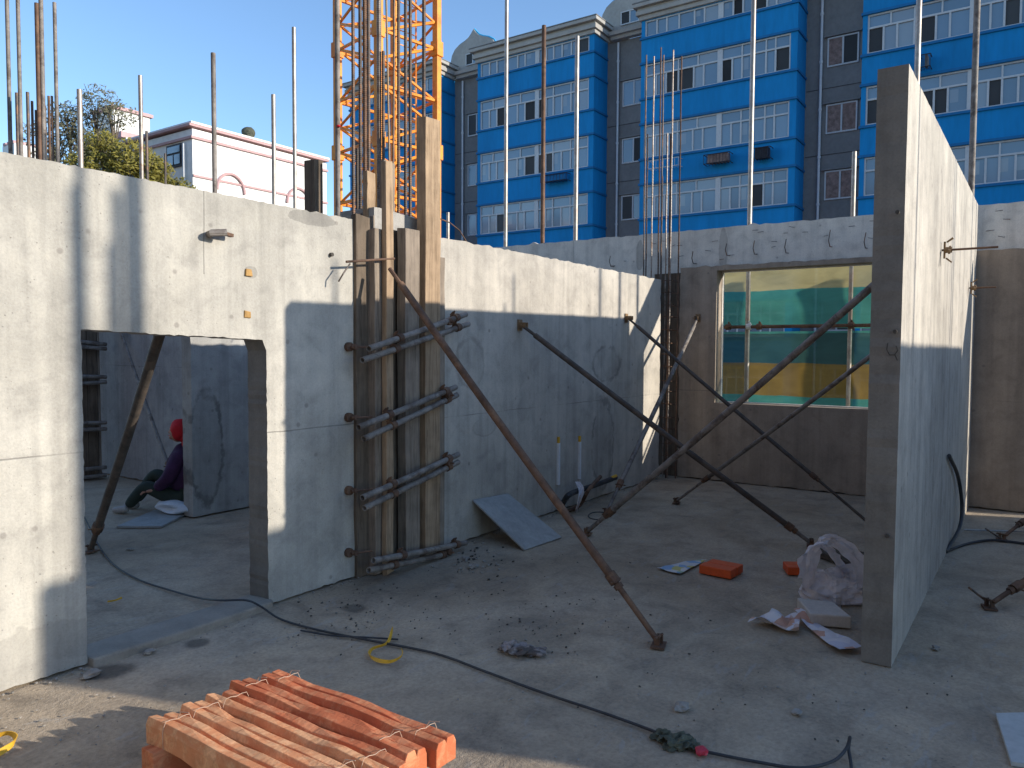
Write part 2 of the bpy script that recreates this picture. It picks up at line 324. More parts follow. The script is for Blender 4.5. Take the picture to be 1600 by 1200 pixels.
# ------------------------------------------------------------------ mesh helpers
class MB:
    def __init__(s): s.v = []; s.f = []; s.uv = None
    def add(s, vs, fs):
        o = len(s.v); s.v += [Vector(v) for v in vs]; s.f += [tuple(i + o for i in f) for f in fs]; return s
    def box(s, a, b, j=0):
        x0, y0, z0 = a; x1, y1, z1 = b
        vs = [(x, y, z) for z in (z0, z1) for (x, y) in ((x0, y0), (x1, y0), (x1, y1), (x0, y1))]
        if j: vs = [tuple(c + random.uniform(-j, j) for c in v) for v in vs]
        return s.add(vs, [(3, 2, 1, 0), (4, 5, 6, 7), (0, 1, 5, 4), (1, 2, 6, 5), (2, 3, 7, 6), (3, 0, 4, 7)])
    def obox(s, p, q, wdt, hgt, side=None, j=0):
        """box from p to q, cross section wdt (along side) x hgt"""
        p, q = Vector(p), Vector(q); d = (q - p).normalized()
        side = Vector(side) if side else (d.cross(Vector((0, 0, 1))) if abs(d.z) < .95 else Vector((1, 0, 0)))
        side = (side - d * side.dot(d)).normalized(); n = side.cross(d)
        vs = []
        for e in (p, q):
            for (a, b) in ((-1, -1), (1, -1), (1, 1), (-1, 1)):
                vs.append(e + side * (a * wdt / 2 + random.uniform(-j, j)) + n * (b * hgt / 2 + random.uniform(-j, j)))
        return s.add(vs, [(3, 2, 1, 0), (4, 5, 6, 7), (0, 1, 5, 4), (1, 2, 6, 5), (2, 3, 7, 6), (3, 0, 4, 7)])
    def tube(s, pts, r, n=8, cap=True, hollow=False, close=False):
        pts = [Vector(p) for p in pts]; m = len(pts); rs = r if isinstance(r, (list, tuple)) else [r] * m
        t0 = (pts[1] - pts[0]).normalized(); a = t0.orthogonal().normalized(); vs = []
        for i, p in enumerate(pts):
            t = ((pts[(i + 1) % m] if close else pts[min(i + 1, m - 1)]) - (pts[i - 1] if close or i else pts[0])).normalized()
            a = (a - t * a.dot(t)).normalized(); b = t.cross(a)
            for k in range(n):
                an = 2 * math.pi * k / n; vs.append(p + (a * math.cos(an) + b * math.sin(an)) * rs[i])
        fs = []
        for i in range(m if close else m - 1):
            for k in range(n):
                i2 = (i + 1) % m; fs.append((i * n + k, i * n + (k + 1) % n, i2 * n + (k + 1) % n, i2 * n + k))
        if cap and not close:
            if hollow:
                for e in (0, m - 1):
                    d = (pts[1] - pts[0]).normalized() if e == 0 else (pts[-2] - pts[-1]).normalized()
                    o = len(vs)
                    for k in range(n): vs.append(pts[e] + (vs[e * n + k] - pts[e]) * .78)
                    for k in range(n): vs.append(pts[e] + (vs[e * n + k] - pts[e]) * .78 + d * rs[e] * 4)
                    for k in range(n):
                        fs.append((e * n + k, e * n + (k + 1) % n, o + (k + 1) % n, o + k)); fs.append((o + k, o + (k + 1) % n, o + n + (k + 1) % n, o + n + k))
                    fs.append(tuple(o + n + k for k in range(n)))
            else: fs += [tuple(range(n))[::-1], tuple((m - 1) * n + k for k in range(n))]
        return s.add(vs, fs)
    def disc(s, c, axis, r, h, n=12):
        c = Vector(c); a = Vector(axis).normalized(); return s.tube([c - a * h / 2, c + a * h / 2], r, n)
    def blob(s, c, r, n=1, j=.25):
        bm = bmesh.new(); bmesh.ops.create_icosphere(bm, subdivisions=n, radius=1)
        c = Vector(c); r = Vector(r) if not isinstance(r, (int, float)) else Vector((r, r, r)); sd = random.random() * 99
        vs = [c + Vector((v.co.x * r.x, v.co.y * r.y, v.co.z * r.z)) * (1 + j * mnoise.noise(v.co * 1.7 + Vector((sd, 0, 0))) * 2) for v in bm.verts]
        fs = [tuple(v.index for v in f.verts) for f in bm.faces]; bm.free()
        return s.add(vs, fs)
    def slab(s, outline, normal_axis, a, b, holes=()):
        """outline: 2D pts; extruded along normal_axis from a to b. axis 0: pts=(y,z); 1: (x,z); 2: (x,y)"""
        def P(q, d):
            return {0: (d, q[0], q[1]), 1: (q[0], d, q[1]), 2: (q[0], q[1], d)}[normal_axis]
        loops = [list(outline)] + [list(h) for h in holes]
        flat = [q for L in loops for q in L]; n = len(flat)
        tris = tessellate_polygon([[Vector((q[0], q[1], 0)) for q in L] for L in loops])
        vs = [P(q, a) for q in flat] + [P(q, b) for q in flat]
        fs = [tuple(t) for t in tris] + [tuple(i + n for i in reversed(t)) for t in tris]
        o = 0
        for L in loops:
            m = len(L)
            for i in range(m): fs.append((o + i, o + (i + 1) % m, n + o + (i + 1) % m, n + o + i))
            o += m
        return s.add(vs, fs)
    def build(s, name, mat, parent=None, smooth=False, bevel=0, fix=True):
        org = ORG.get(parent.name, Vector()) if parent else Vector()
        me = bpy.data.meshes.new(name); me.from_pydata([tuple(v - org) for v in s.v], [], s.f)
        if fix:
            bm = bmesh.new(); bm.from_mesh(me); bmesh.ops.recalc_face_normals(bm, faces=bm.faces); bm.to_mesh(me); bm.free()
        if smooth:
            me.polygons.foreach_set('use_smooth', [True] * len(me.polygons))
            me.set_sharp_from_angle(angle=math.radians(45))
        me.materials.append(M[mat] if isinstance(mat, str) else mat)
        o = bpy.data.objects.new(name, me); COL.objects.link(o)
        if parent: o.parent = parent
        ORG[o.name] = org.copy()
        if bevel:
            bv = o.modifiers.new('bevel', 'BEVEL'); bv.width = bevel; bv.segments = 2; bv.limit_method = 'ANGLE'
        return o
ORG = {}
def tag(o, label=None, cat=None, group=None, kind=None):
    if label: o['label'] = label
    if cat: o['category'] = cat
    if group: o['group'] = group
    if kind: o['kind'] = kind
    return o
def empty(name, loc, label, cat, group=None):
    o = bpy.data.objects.new(name, None); COL.objects.link(o); o.location = loc; o.empty_display_size = .1
    ORG[o.name] = Vector(loc); return tag(o, label, cat, group)
def rough_edge(pts, step=.09, amp=.004, closed=True):
    out = []; n = len(pts)
    for i in range(n if closed else n - 1):
        p, q = Vector(pts[i]), Vector(pts[(i + 1) % n]); L = (q - p).length
        if L < 1e-6: continue
        k = max(1, int(L / step)); nr = Vector((-(q - p).y, (q - p).x)).normalized()
        for t in range(k):
            u = p.lerp(q, t / k)
            if t: u += nr * random.gauss(0, amp) * (2.2 if random.random() < .08 else 1)
            out.append((u.x, u.y))
    return out

YA = 4.27; TH = .2; TOP = 2.71; XC = 9.95; YD = .64
# ------------------------------------------------------------------ SETTING
def grid_sheet(x0, x1, y0, y1, step, zf):
    nx, ny = int((x1 - x0) / step), int((y1 - y0) / step)
    xs = np.linspace(x0, x1, nx + 1); ys = np.linspace(y0, y1, ny + 1)
    vs = [(x, y, zf(x, y)) for y in ys for x in xs]
    fs = [(j * (nx + 1) + i, j * (nx + 1) + i + 1, (j + 1) * (nx + 1) + i + 1, (j + 1) * (nx + 1) + i) for j in range(ny) for i in range(nx)]
    return MB().add(vs, fs)
fz = lambda x, y: -.004 + .007 * mnoise.noise(Vector((x * .9, y * .9, 0))) + .0025 * mnoise.noise(Vector((x * 6, y * 6, 3)))
fl = grid_sheet(-3, 10.12, -6, 13, .07, fz).build('floor_slab', 'slab_floor', smooth=True, fix=False); tag(fl, kind='structure')
b = MB().box((-3, -6, -.35), (10.12, 13, -.03)); o = b.build('slab_edge', 'kerb'); tag(o, kind='structure')
o = MB().add([(-900, -900, -3.1), (900, -900, -3.1), (900, 900, -3.1), (-900, 900, -3.1)], [(0, 1, 2, 3)]).build('ground', 'earth'); tag(o, kind='structure')

# left wall with its door opening
xa1 = 4.09; dl, dr, dt, dt2 = 2.09, 3.29, 1.842, 1.80
out = [(-.6, .012), (dl, .012), (dl, dt), (dr - .03, dt2), (dr, dt2 - .07), (dr, .012), (xa1, .012), (xa1, TOP), (-.6, TOP)]
wa = MB().slab(rough_edge(out, .03, .0018), 1, YA, YA + TH).build('concrete_wall', 'wall_a', bevel=.006)
wa.data.materials.append(M['shaded_face'])
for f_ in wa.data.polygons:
    if f_.normal.x < -.5 and 3 < f_.center.x < 3.5: f_.material_index = 1  # right jamb gets the darkened concrete as painted shade
tag(wa, 'left concrete wall with an open doorway, sunlit across its upper part', 'wall')
p = rough_edge([(YA - .17, .0), (YA + .16, .0), (YA + .14, .075), (YA - .02, .085), (YA - .05, .05), (YA - .16, .04)], .05, .004)
th = MB().slab([(dl + .005, YA - .05), (2.6, YA - .07), (dr - .02, YA - .06), (dr + .02, YA - .02), (dr - .005, YA + .19), (dl + .005, YA + .19)], 2, -.02, .045).build('threshold', 'kerb', bevel=.012)
tag(th, 'low rough concrete threshold across the doorway in the left wall', 'threshold')
# middle wall
wb = MB().slab(rough_edge([(5.02, .012), (9.70, .012), (9.70, TOP - .02), (5.02, TOP - .01)], .06, .004), 1, YA, YA + TH).build('concrete_wall', 'wall_b', bevel=.006)
tag(wb, 'middle concrete wall with patch stains, running from the formwork column to the corner rebar', 'wall')
# pier between them (end of a wall running away)
MBp = MB().slab(rough_edge([(4.16, 0), (5.0, 0), (5.0, 2.83), (4.36, 2.85), (4.36, 2.76), (4.16, 2.76)], .06, .004), 1, YA + .06, YA + .5)
o = MBp.build('concrete_pier', 'pier', bevel=.006); tag(o, 'raw concrete pier behind the timber formwork between the two walls', 'pier')
# window wall
cy0 = -.02; wy0, wy1, wz0, wz1 = 1.2, 3.59, 1.045, 2.80
wc = empty('window_wall', (XC, 2, 0), 'far concrete wall with a big window opening and a raised outer leaf', 'wall')
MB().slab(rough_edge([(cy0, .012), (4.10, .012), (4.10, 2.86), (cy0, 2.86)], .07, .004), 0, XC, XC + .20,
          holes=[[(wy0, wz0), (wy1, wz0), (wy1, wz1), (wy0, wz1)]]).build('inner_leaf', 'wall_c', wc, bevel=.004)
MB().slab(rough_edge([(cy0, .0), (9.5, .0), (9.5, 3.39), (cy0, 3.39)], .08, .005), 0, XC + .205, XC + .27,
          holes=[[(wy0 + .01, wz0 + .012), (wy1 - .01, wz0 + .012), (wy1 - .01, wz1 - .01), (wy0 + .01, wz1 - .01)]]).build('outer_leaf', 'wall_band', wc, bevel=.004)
# hooks on the outer leaf
for (px, py, L) in ((1088, 405, .18), (1140, 392, .16), (1183, 390, .2), (1232, 388, .2), (1300, 378, .26), (1355, 380, .22), (960, 410, .15)):
    q = PX(px, py, XC + .2)
    MB().tube([(XC + .20, q.y, q.z - .06), (XC + .09, q.y, q.z - .07), (XC + .06, q.y + .01, q.z), (XC + .05, q.y - .01, q.z + L * .5)], .006, 6).build('tie_hook', 'rebar', wc)
for i in range(34):
    y = random.uniform(.1, 5.2); z = random.uniform(2.95, 3.32)
    MB().tube([(XC + .206, y, z), (XC + .17, y + random.uniform(-.02, .02), z - .004), (XC + .165, y + random.choice((-.06, .06)), z + random.uniform(-.01, .01))], .0035, 5).build('tie_wire_end', 'rebar', wc)
# part of the window wall to the right of the free panel
wr_ = empty('window_wall', (XC, -2, 0), 'far concrete wall continuing at the right edge beyond the free panel', 'wall')
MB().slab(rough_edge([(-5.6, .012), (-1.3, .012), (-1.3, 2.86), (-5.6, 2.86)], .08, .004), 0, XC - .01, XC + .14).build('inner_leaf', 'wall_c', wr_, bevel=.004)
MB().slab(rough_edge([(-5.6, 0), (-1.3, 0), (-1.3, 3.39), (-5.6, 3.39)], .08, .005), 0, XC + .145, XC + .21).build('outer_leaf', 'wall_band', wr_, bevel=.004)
# free panel
dpan = empty('free_panel', (4.63, .7, 0), 'tall free-standing concrete panel end-on at the right, one side brightly sunlit', 'wall panel')
pl = MB().slab(rough_edge([(4.63, 0), (XC - .03, 0), (XC - .03, 3.36), (4.66, 3.29)], .05, .0014), 1, YD, YD + .155).build('panel', 'wall_d', dpan, bevel=.007)
pl.data.materials.append(M['shaded_face'])
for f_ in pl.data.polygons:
    if f_.normal.x < -.7: f_.material_index = 1  # end face shade painted by the darker concrete
for (px, py) in ((1402, 331), (1398, 518), (1386, 838)):
    q = PX(px, py, 4.62); MB().disc((4.632, q.y, q.z), (1, 0, 0), .011, .02).build('tie_hole', 'black', dpan)
# painted hook mark on the end face
q = PX(1396, 549, 4.62)
MB().tube([(4.628, q.y + .03, q.z + .045), (4.628, q.y + .035, q.z + .01), (4.628, q.y + .02, q.z - .02), (4.628, q.y - .005, q.z - .02), (4.628, q.y - .02, q.z + .005), (4.628, q.y - .012, q.z + .03)], .0035, 5).build('marker_mark', 'black', dpan)
MB().tube([(4.628, q.y - .005, q.z - .015), (4.628, q.y - .02, q.z - .05)], .0035, 5).build('marker_mark', 'black', dpan)
# next wall to the right (off camera, casts the shade)
we = MB().slab(rough_edge([(4.57, 0), (XC - .03, 0), (XC - .03, 3.31), (4.57, 3.31)], .06, .004), 1, -3.85, -3.7).build('concrete_wall', 'wall_d')
tag(we, 'parallel concrete panel of the next room, outside the picture at the right', 'wall')
# unseen block added behind the viewpoint, closes off the sky and bounces warm light
nb_ = empty('unseen_block', (-16, 8, -3.1), 'unseen brown brick block added behind the viewpoint to close off the sky', 'building')
MB().box((-28, -14, -3.1), (-15, 34, 17)).build('wall', 'brick_brown', nb_)
mbk = MB()
for r_ in range(6):
    for c_ in range(14): mbk.box((-15.04, -12 + c_ * 3.3, -1.6 + r_ * 3), (-14.97, -10.3 + c_ * 3.3, r_ * 3))
o = mbk.build('window_rows', 'pane', nb_); tag(o, kind='stuff')
# back room
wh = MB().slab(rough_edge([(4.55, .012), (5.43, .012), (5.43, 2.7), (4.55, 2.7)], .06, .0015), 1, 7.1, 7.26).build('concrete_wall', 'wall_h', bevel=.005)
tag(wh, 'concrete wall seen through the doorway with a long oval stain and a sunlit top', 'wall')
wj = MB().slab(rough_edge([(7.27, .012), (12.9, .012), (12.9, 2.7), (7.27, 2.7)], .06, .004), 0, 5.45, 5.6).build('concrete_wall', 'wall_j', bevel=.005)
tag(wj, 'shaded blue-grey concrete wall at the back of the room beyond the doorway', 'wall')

# ------------------------------------------------------------------ FORMWORK COLUMN
def ptop(px, py, y): return PY(px, py, y).z
fcol = empty('column_formwork', (4.6, YA - .1, 0), 'timber and pipe formwork column strapped between the two sunlit walls', 'formwork')
def plank(x0p, x1p, top, bot, yf, depth, mat, lean=0):
    a = PY(x0p, 600, yf); b_ = PY(x1p, 600, yf); zt = PY((x0p + x1p) / 2, top, yf).z; zb = max(.0, PY((x0p + x1p) / 2, bot, yf).z)
    mb = MB(); K = 12; vs = []
    for k in range(K):
        t = k / (K - 1); z = zb + (zt - zb) * t; e = random.gauss(0, .0025)
        for (x, y) in ((a.x, yf), (b_.x, yf), (b_.x, yf + depth), (a.x, yf + depth)):
            vs.append((x + e + lean * t + random.gauss(0, .0012), y + random.gauss(0, .001), z + (random.gauss(0, .006) if k in (0, K - 1) else 0)))
    fs = [(0, 3, 2, 1), tuple((K - 1) * 4 + i for i in range(4))]
    for k in range(K - 1):
        for i in range(4): fs.append((k * 4 + i, k * 4 + (i + 1) % 4, k * 4 + 4 + (i + 1) % 4, k * 4 + 4 + i))
    mb.add(vs, fs)
    return mb.build('plank', mat, fcol, bevel=.004)
plank(557, 582, 338, 912, YA - .03, .055, 'wood_dark')
plank(582, 586, 338, 912, YA + .01, .03, 'wood_grey')
plank(586, 609, 358, 905, YA - .10, .09, 'wood_grey')
plank(604, 615, 252, 905, YA - .16, .05, 'wood_pale')
plank(612, 633, 360, 900, YA + .02, .035, 'wood_dark')
plank(634, 656, 358, 880, YA - .10, .09, 'wood_grey')
plank(656, 665, 370, 880, YA - .01, .05, 'wood_dark')
plank(665, 688, 185, 872, YA - .12, .10, 'wood_pale')
plank(687, 695, 402, 865, YA - .09, .05, 'wood_grey')
plank(575, 588, 268, 345, YA + .12, .05, 'wood_pale')
plank(601, 618, 252, 345, YA + .10, .05, 'wood_grey')
def coupler(c, axis, r, parent, mat='rust_pipe', name='coupler'):
    axis = Vector(axis).normalized()
    mb = MB().disc(c, axis, r * 1.45, r * 2.2, 10)
    side = axis.orthogonal().normalized()
    mb.obox(Vector(c) + side * r * .8, Vector(c) + side * r * 2.4, r * .9, r * 1.6)
    mb.tube([Vector(c) + side * r * 1.8 - axis.cross(side) * r * 1.6, Vector(c) + side * r * 1.8 + axis.cross(side) * r * 1.6], r * .35, 6)
    return mb.build(name, mat, parent)
pairs = [((576, 545), (728, 491)), ((566, 563), (732, 506)), ((560, 668), (712, 605)), ((568, 686), (714, 617)),
         ((566, 778), (716, 710)), ((569, 794), (716, 722)), ((583, 876), (728, 848)), ((576, 891), (705, 864))]
for i, (l, r_) in enumerate(pairs):
    yl = YA - .27 + (.03 if i % 2 else 0); a = PY(*l, yl); c = PY(*r_, YA - .17)
    mid = a.lerp(c, .5) + Vector((0, 0, -.004))
    MB().tube([a, mid, c], .0235, 12, hollow=True).build('waler_pipe', 'grey_pipe', fcol, smooth=True)
    d = (c - a).normalized()
    coupler(a.lerp(c, .88), d, .0235, fcol)
    coupler(a.lerp(c, .28), d, .023, fcol)
    if i % 2 == 0:   # tie rod with wing nut beside the left wall edge
        k = a.lerp(c, .02); q = PY(550, (542, 652, 766, 863)[i // 2], YA - .03)
        MB().tube([(q.x - .03, YA - .06, q.z), (q.x + .12, YA - .12, q.z)], .009, 6).disc((q.x - .02, YA - .02, q.z), (0, 1, 0), .035, .03).disc((q.x, YA - .055, q.z), (0, 1, 0), .022, .05, 6).build('tie_nut', 'rust_pipe', fcol)
        e = PY(692, r_[1] + 12, YA - .13)
        MB().disc((e.x, YA - .2, e.z), (0, 1, 0), .03, .03).tube([(e.x, YA, e.z), (e.x, YA - .25, e.z)], .008, 6).build('tie_nut', 'rust_pipe', fcol)
a = PY(541, 409, YA - .12); c = PY(616, 404, YA - .16)
MB().tube([a, c], .009, 8).build('tie_rod', 'rust_pipe', fcol)
MB().tube([PY(547, 412, YA - .13), PY(536, 428, YA - .13), PY(529, 440, YA - .1)], .006, 6).build('tie_hook', 'rebar', fcol)

# rebar group rising from the column
def rebar(name, p, q, r, mat, label, cat, group, ribs=True, bend=0):
    p, q = Vector(p), Vector(q); n = max(2, int((q - p).length / .35))
    off = Vector((random.uniform(-1, 1), random.uniform(-1, 1), 0)) * bend
    pts = [p.lerp(q, i / n) + off * math.sin(math.pi * i / n) for i in range(n + 1)]
    root = None
    if ribs:
        L = (q - p).length; m = int(L / .016)
        pp = [p.lerp(q, i / (m * 2)) + off * math.sin(math.pi * i / (m * 2)) for i in range(m * 2 + 1)]
        mb = MB().tube(pp, [r * (1.12 if i % 2 else .9) for i in range(m * 2 + 1)], 6)
    else: mb = MB().tube(pts, r, 10, hollow=True)
    o = mb.build(name, mat, None, smooth=not ribs)
    return tag(o, label, cat, group)
G = 'rebars rising out of the formwork column'
rb = [(528, 336, -10, .0165, 'grey_pipe', 0), (552, 330, -12, .012, 'rebar', 1), (557, 334, 232, .012, 'dark_pipe', 1), (563, 332, -10, .013, 'rebar', 1), (570, 332, -10, .015, 'rust_pipe', 1),
      (576, 332, -12, .012, 'rebar', 1), (592, 330, -10, .017, 'rebar_pale', 1), (598, 330, 80, .012, 'rebar', 1), (622, 334, -10, .012, 'rebar', 1), (633, 334, -10, .013, 'rebar', 1),
      (640, 334, -20, .013, 'rebar', 1), (661, 340, -10, .0145, 'rebar', 1)]
words = ['leftmost thick pipe of the formwork column with a red dot', 'slim rebar just right of the leftmost thick pipe of the formwork column', 'short dark rebar ending low among the column rebars',
         'grey rebar just left of the rusty one over the column', 'rusty brown rebar over the column beside the ribbed one', 'thin grey rebar just right of the rusty brown one',
         'thick pale ribbed rebar over the middle left of the column', 'shorter rebar stopping below the top, in front of the middle crane leg', 'straight dark rebar just right of the middle crane leg',
         'grey rebar left of the narrow pair over the column', 'leaning rebar at the middle right of the column', 'rightmost dark rebar beside the tallest timber post']
for (px, pb, pt, r, mt, rib), wd in zip(rb, words):
    yy = YA + .30 + random.uniform(-.12, .12) if px != 528 else YA + .22
    q0 = PY(px, pb + 20, yy); q1 = PY(px + (px - 590) * .02, pt - 30, yy + random.uniform(-.02, .02)) if pt < 0 else PY(px + 1, pt, yy)
    o = rebar('rebar', (q0.x, q0.y, .0), (q1.x, q1.y, q1.z), r * 1.2, mt, wd, 'rebar', G, rib, .0)
for (x0, x1, wd) in ((618, 603, 'thin bar leaning left and crossing in front of the middle crane leg'), (611, 616, 'thin bar beside the crossing one before the middle crane leg')):
    q0 = PY(x0, 345, YA + .1); q1 = PY(x1, -30, YA + .12)
    rebar('rebar', (q0.x, q0.y, .5), q1, .009, 'wood_pale' if x0 == 618 else 'rebar', wd, 'rebar', G, True, 0)
q = PY(529, 197, YA + .2); 
dot = MB().blob(q, (.019, .019, .012), 1, .05).build('paint_dot', 'red'); dot.parent = bpy.data.objects['rebar']; 
# small bits on the wall head
q0 = PY(550, 338, YA + .15); q1 = PY(598, 330, YA + .3)
o = MB().tube([q0, q0.lerp(q1, .5) + Vector((0, 0, .01)), q1], .006, 6).build('tie_wire', 'rebar'); tag(o, 'short loose tie wire lying on the wall head beside the column rebars', 'wire')

# ------------------------------------------------------------------ CORNER REBAR COLUMN
cc = empty('corner_rebar_cage', (9.86, 4.3, 0), 'dark rebar cage filling the corner slot between the middle wall and the window wall', 'rebar cage')
k = 0
for (px, top) in ((1010, 86), (1022, 88), (1033, 74), (1037, 86), (1052, 78), (1065, 88), (1012, 210), (1043, 208), (1048, 210), (1035, 275)):
    x = 9.80 + .12 * (k % 3) / 2; x = 9.76 + .05 * (k % 4)
    q = PX(px, top, x)
    yb = q.y
    lo = 0.0 if px > 1028 else 0.0
    n = int(q.z / .02)
    MB().tube([(x, yb + .0015 * math.sin(i * .11 + k), q.z * i / n) for i in range(n + 1)], [(.0105 if i % 2 else .0088) for i in range(n + 1)], 6).build('rebar', ('rebar', 'rebar_pale', 'rust_pipe')[k % 3], cc); k += 1
zz = .15
while zz < 2.8:
    z0 = zz + random.uniform(-.02, .02)
    MB().tube([(9.74, 4.13, z0), (9.74, 4.42, z0 + .01), (9.92, 4.42, z0), (9.92, 4.12, z0 - .01)], .005, 5, close=True).build('stirrup', 'rust_pipe', cc); zz += .17
o = MB().slab([(4.12, 0), (4.5, 0), (4.5, 2.8), (4.12, 2.8)], 0, XC + .05, XC + .12).build('formwork_board', 'wood_dark'); tag(o, 'dark board closing the back of the corner slot behind the rebar cage', 'board')

# ------------------------------------------------------------------ PROPS
def prop(p, q, label, mat='grey_pipe', r=.026, inner=.82, headp=None, group='diagonal steel props bracing the walls', foot=True, head=True, matlow=None, footv=None):
    """p = head (wall), q = foot (floor)"""
    p, q = Vector(p), Vector(q); root = empty('steel_prop', q, label, 'prop', group)
    d = (q - p).normalized(); L = (q - p).length
    a = p + d * .05 * L; c = p + d * inner * L
    side = d.cross(Vector((0, 0, 1))).normalized(); nn = side.cross(d)
    sag = lambda t: nn * (-.012 * math.sin(math.pi * t))
    MB().tube([a.lerp(c, t / 8) + sag(t / 8) * .8 for t in range(9)], r, 12, hollow=True).build('outer_tube', mat, root, smooth=True)
    MB().tube([c - d * .1, q - d * .02], r * .68, 10).build('inner_tube', matlow or mat, root, smooth=True)
    mb = MB().disc(c, d, r * 1.35, .07, 10).disc(c + d * .06, d, r * 1.1, .03, 6).tube([c - side * .07 + d * .02, c + side * .05 + d * .02], .006, 6)
    mb.build('collar', 'rust_pipe', root)
    MB().tube([p, p + d * .07 * L], r * .62, 8).build('inner_tube', mat, root)
    if foot:
        f = Vector((q.x, q.y, .012))
        mb = MB().obox(f + Vector((-.055, -.015, 0)), f + Vector((.055, .015, 0)), .08, .010).obox(f + side * .022, f + side * .022 + Vector((0, 0, .06)), .035, .007, nn).obox(f - side * .022, f - side * .022 + Vector((0, 0, .06)), .035, .007, nn)
        mb.tube([f - side * .05 + Vector((0, 0, .05)), f + side * .05 + Vector((0, 0, .05))], .009, 6)
        mb.build('foot_bracket', 'rust_pipe', root)
    if head:
        hv = Vector(headp) if headp else Vector((0, -1, 0))
        mb = MB().obox(p - Vector((0, 0, .055)) - hv * .02, p + Vector((0, 0, .055)) - hv * .02, .07, .012, Vector((hv.y, -hv.x, 0)))
        t = Vector((hv.y, -hv.x, 0))
        mb.obox(p + t * .024 - hv * .02, p + t * .024 + hv * .06, .05, .008, Vector((0, 0, 1))).obox(p - t * .024 - hv * .02, p - t * .024 + hv * .06, .05, .008, Vector((0, 0, 1)))
        mb.tube([p - t * .055 + hv * .03, p + t * .055 + hv * .03], .008, 6)
        mb.build('wall_bracket', 'bracket_rust', root)
    return root
prop(PY(609, 420, YA - .24), PZ(1029, 1003, .03), 'long rusty brown prop leaning on the formwork column, crossing the middle wall', 'rust_pipe', .0265, .86, head=False)
prop(PY(815, 508, YA - .03), PZ(1268, 849, .03), 'dark topped prop from the middle of the middle wall to the plastic bag', 'dark_pipe', .027, .93, matlow='grey_pipe')
prop(PY(981, 497, YA - .03), PZ(1362, 821, .03), 'prop bracketed at the sunlit far end of the middle wall, foot beside the free panel', 'dark_pipe', .022, .80)
prop(PY(1428, 391, YD + .17), PZ(917, 831, .03), 'thick prop rising right from the hose pile across the window to the free panel', 'grey_pipe', .030, .91, headp=(0, 1, 0))
prop(PY(1447, 490, YD + .17), PZ(1057, 783, .03), 'thinner prop rising right below the window to the free panel', 'grey_pipe', .022, .84, headp=(0, 1, 0))
prop(PX(1090, 497, XC - .02), PZ(948, 800, .03), 'prop from the bracket left of the window with its sunlit top end', 'grey_pipe', .027, .88, headp=(-1, 0, 0))
# doorway props
prop(PY(263, 480, YA + TH + .03), PZ(142, 858, .03), 'dark brown prop standing just inside the doorway', 'dark_pipe', .034, .88, headp=(0, 1, 0))
prop(PX(185, 508, 5.42), PZ(305, 812, .03) + Vector((.25, .6, 0)), 'thin grey prop against the back room wall behind the seated person', 'grey_pipe', .02, .8, headp=(-1, 0, 0))
# props at the right of the panel
prop(PD(1800, 775, 5.6), PZ(1546, 945, .03), 'prop foot with a steel spike standing right of the free panel', 'rust_pipe', .024, .84, head=False, group='diagonal steel props bracing the walls')
prop(PD(1760, 690, 8.2), PZ(1566, 840, .03), 'farther prop foot beside the cable at the right edge', 'rust_pipe', .022, .86, head=False)
for (a, c, d) in (((1514, 918), (1540, 938), 'near'), ((1540, 826), (1563, 841), 'far')):
    p0, p1 = PZ(*a, .14), PZ(*c, .03)
    o = MB().tube([p0, p1], .008, 6).build('steel_spike', 'rebar'); tag(o, 'thin steel spike pinning the %s prop foot at the right' % d, 'spike')
# brackets through the panel's sunlit side
for (px, py, ex, lab) in ((1474, 391, 1536, 'upper wing bracket with a long rusty rod on the sunlit panel side'), (1516, 450, 1545, 'lower smaller wing bracket with a short rod near the panel end')):
    q = PY(px, py, YD - .015); rt = empty('wing_bracket', q, lab, 'bracket', 'wing brackets on the sunlit panel')
    e = q + Vector((.0, -.34, 0)) if ex == 1536 else q + Vector((0, -.22, 0))
    MB().tube([q + Vector((0, .01, 0)), e], .008, 8).build('threaded_rod', 'rust_pipe', rt)
    mb = MB().disc(q + Vector((0, -.03, 0)), (0, 1, 0), .022, .05, 8).obox(q + Vector((0, -.008, -.06)), q + Vector((0, -.008, .06)), .03, .012, (1, 0, 0))
    mb.obox(q + Vector((0, -.02, -.06)), q + Vector((.0, -.055, -.09)), .028, .010, (1, 0, 0), .002).obox(q + Vector((0, -.02, .055)), q + Vector((.0, -.06, .085)), .028, .010, (1, 0, 0), .002).obox(q + Vector((-.04, -.04, -.02)), q + Vector((.04, -.04, .02)), .014, .03)
    mb.build('wing_plate', 'bracket_rust', rt)
# wall A fixings
q = PY(336, 367, YA - .02); rt = empty('wall_fixing', q, 'rusty pipe stub pointing out of the upper left wall', 'fixing')
MB().tube([q + Vector((-.03, .02, 0)), q + Vector((-.06, -.05, -.0)), q + Vector((.02, -.09, .01))], .022, 8).build('stub', 'grey_pipe', rt)
MB().obox(q + Vector((-.02, -.05, .015)), q + Vector((.10, -.03, .005)), .03, .02).build('wedge', 'rust_pipe', rt)
for (px, py, lab) in ((388, 426, 'upper small yellow rusty block set in the left wall'), (386, 491, 'lower yellow rusty block set in the left wall above the doorway')):
    q = PY(px, py, YA); o = MB().box((q.x - .024, YA - .012, q.z - .022), (q.x + .024, YA + .01, q.z + .022), .006).build('cast_in_block', 'yellow_rust', bevel=.004); tag(o, lab, 'block', 'rusty blocks set in the left wall')
q = PY(516, 398, YA); o = MB().disc((q.x, YA - .01, q.z), (0, 1, 0), .014, .03).build('tie_plug', 'black'); tag(o, 'small dark plug near the top right of the left wall', 'plug')

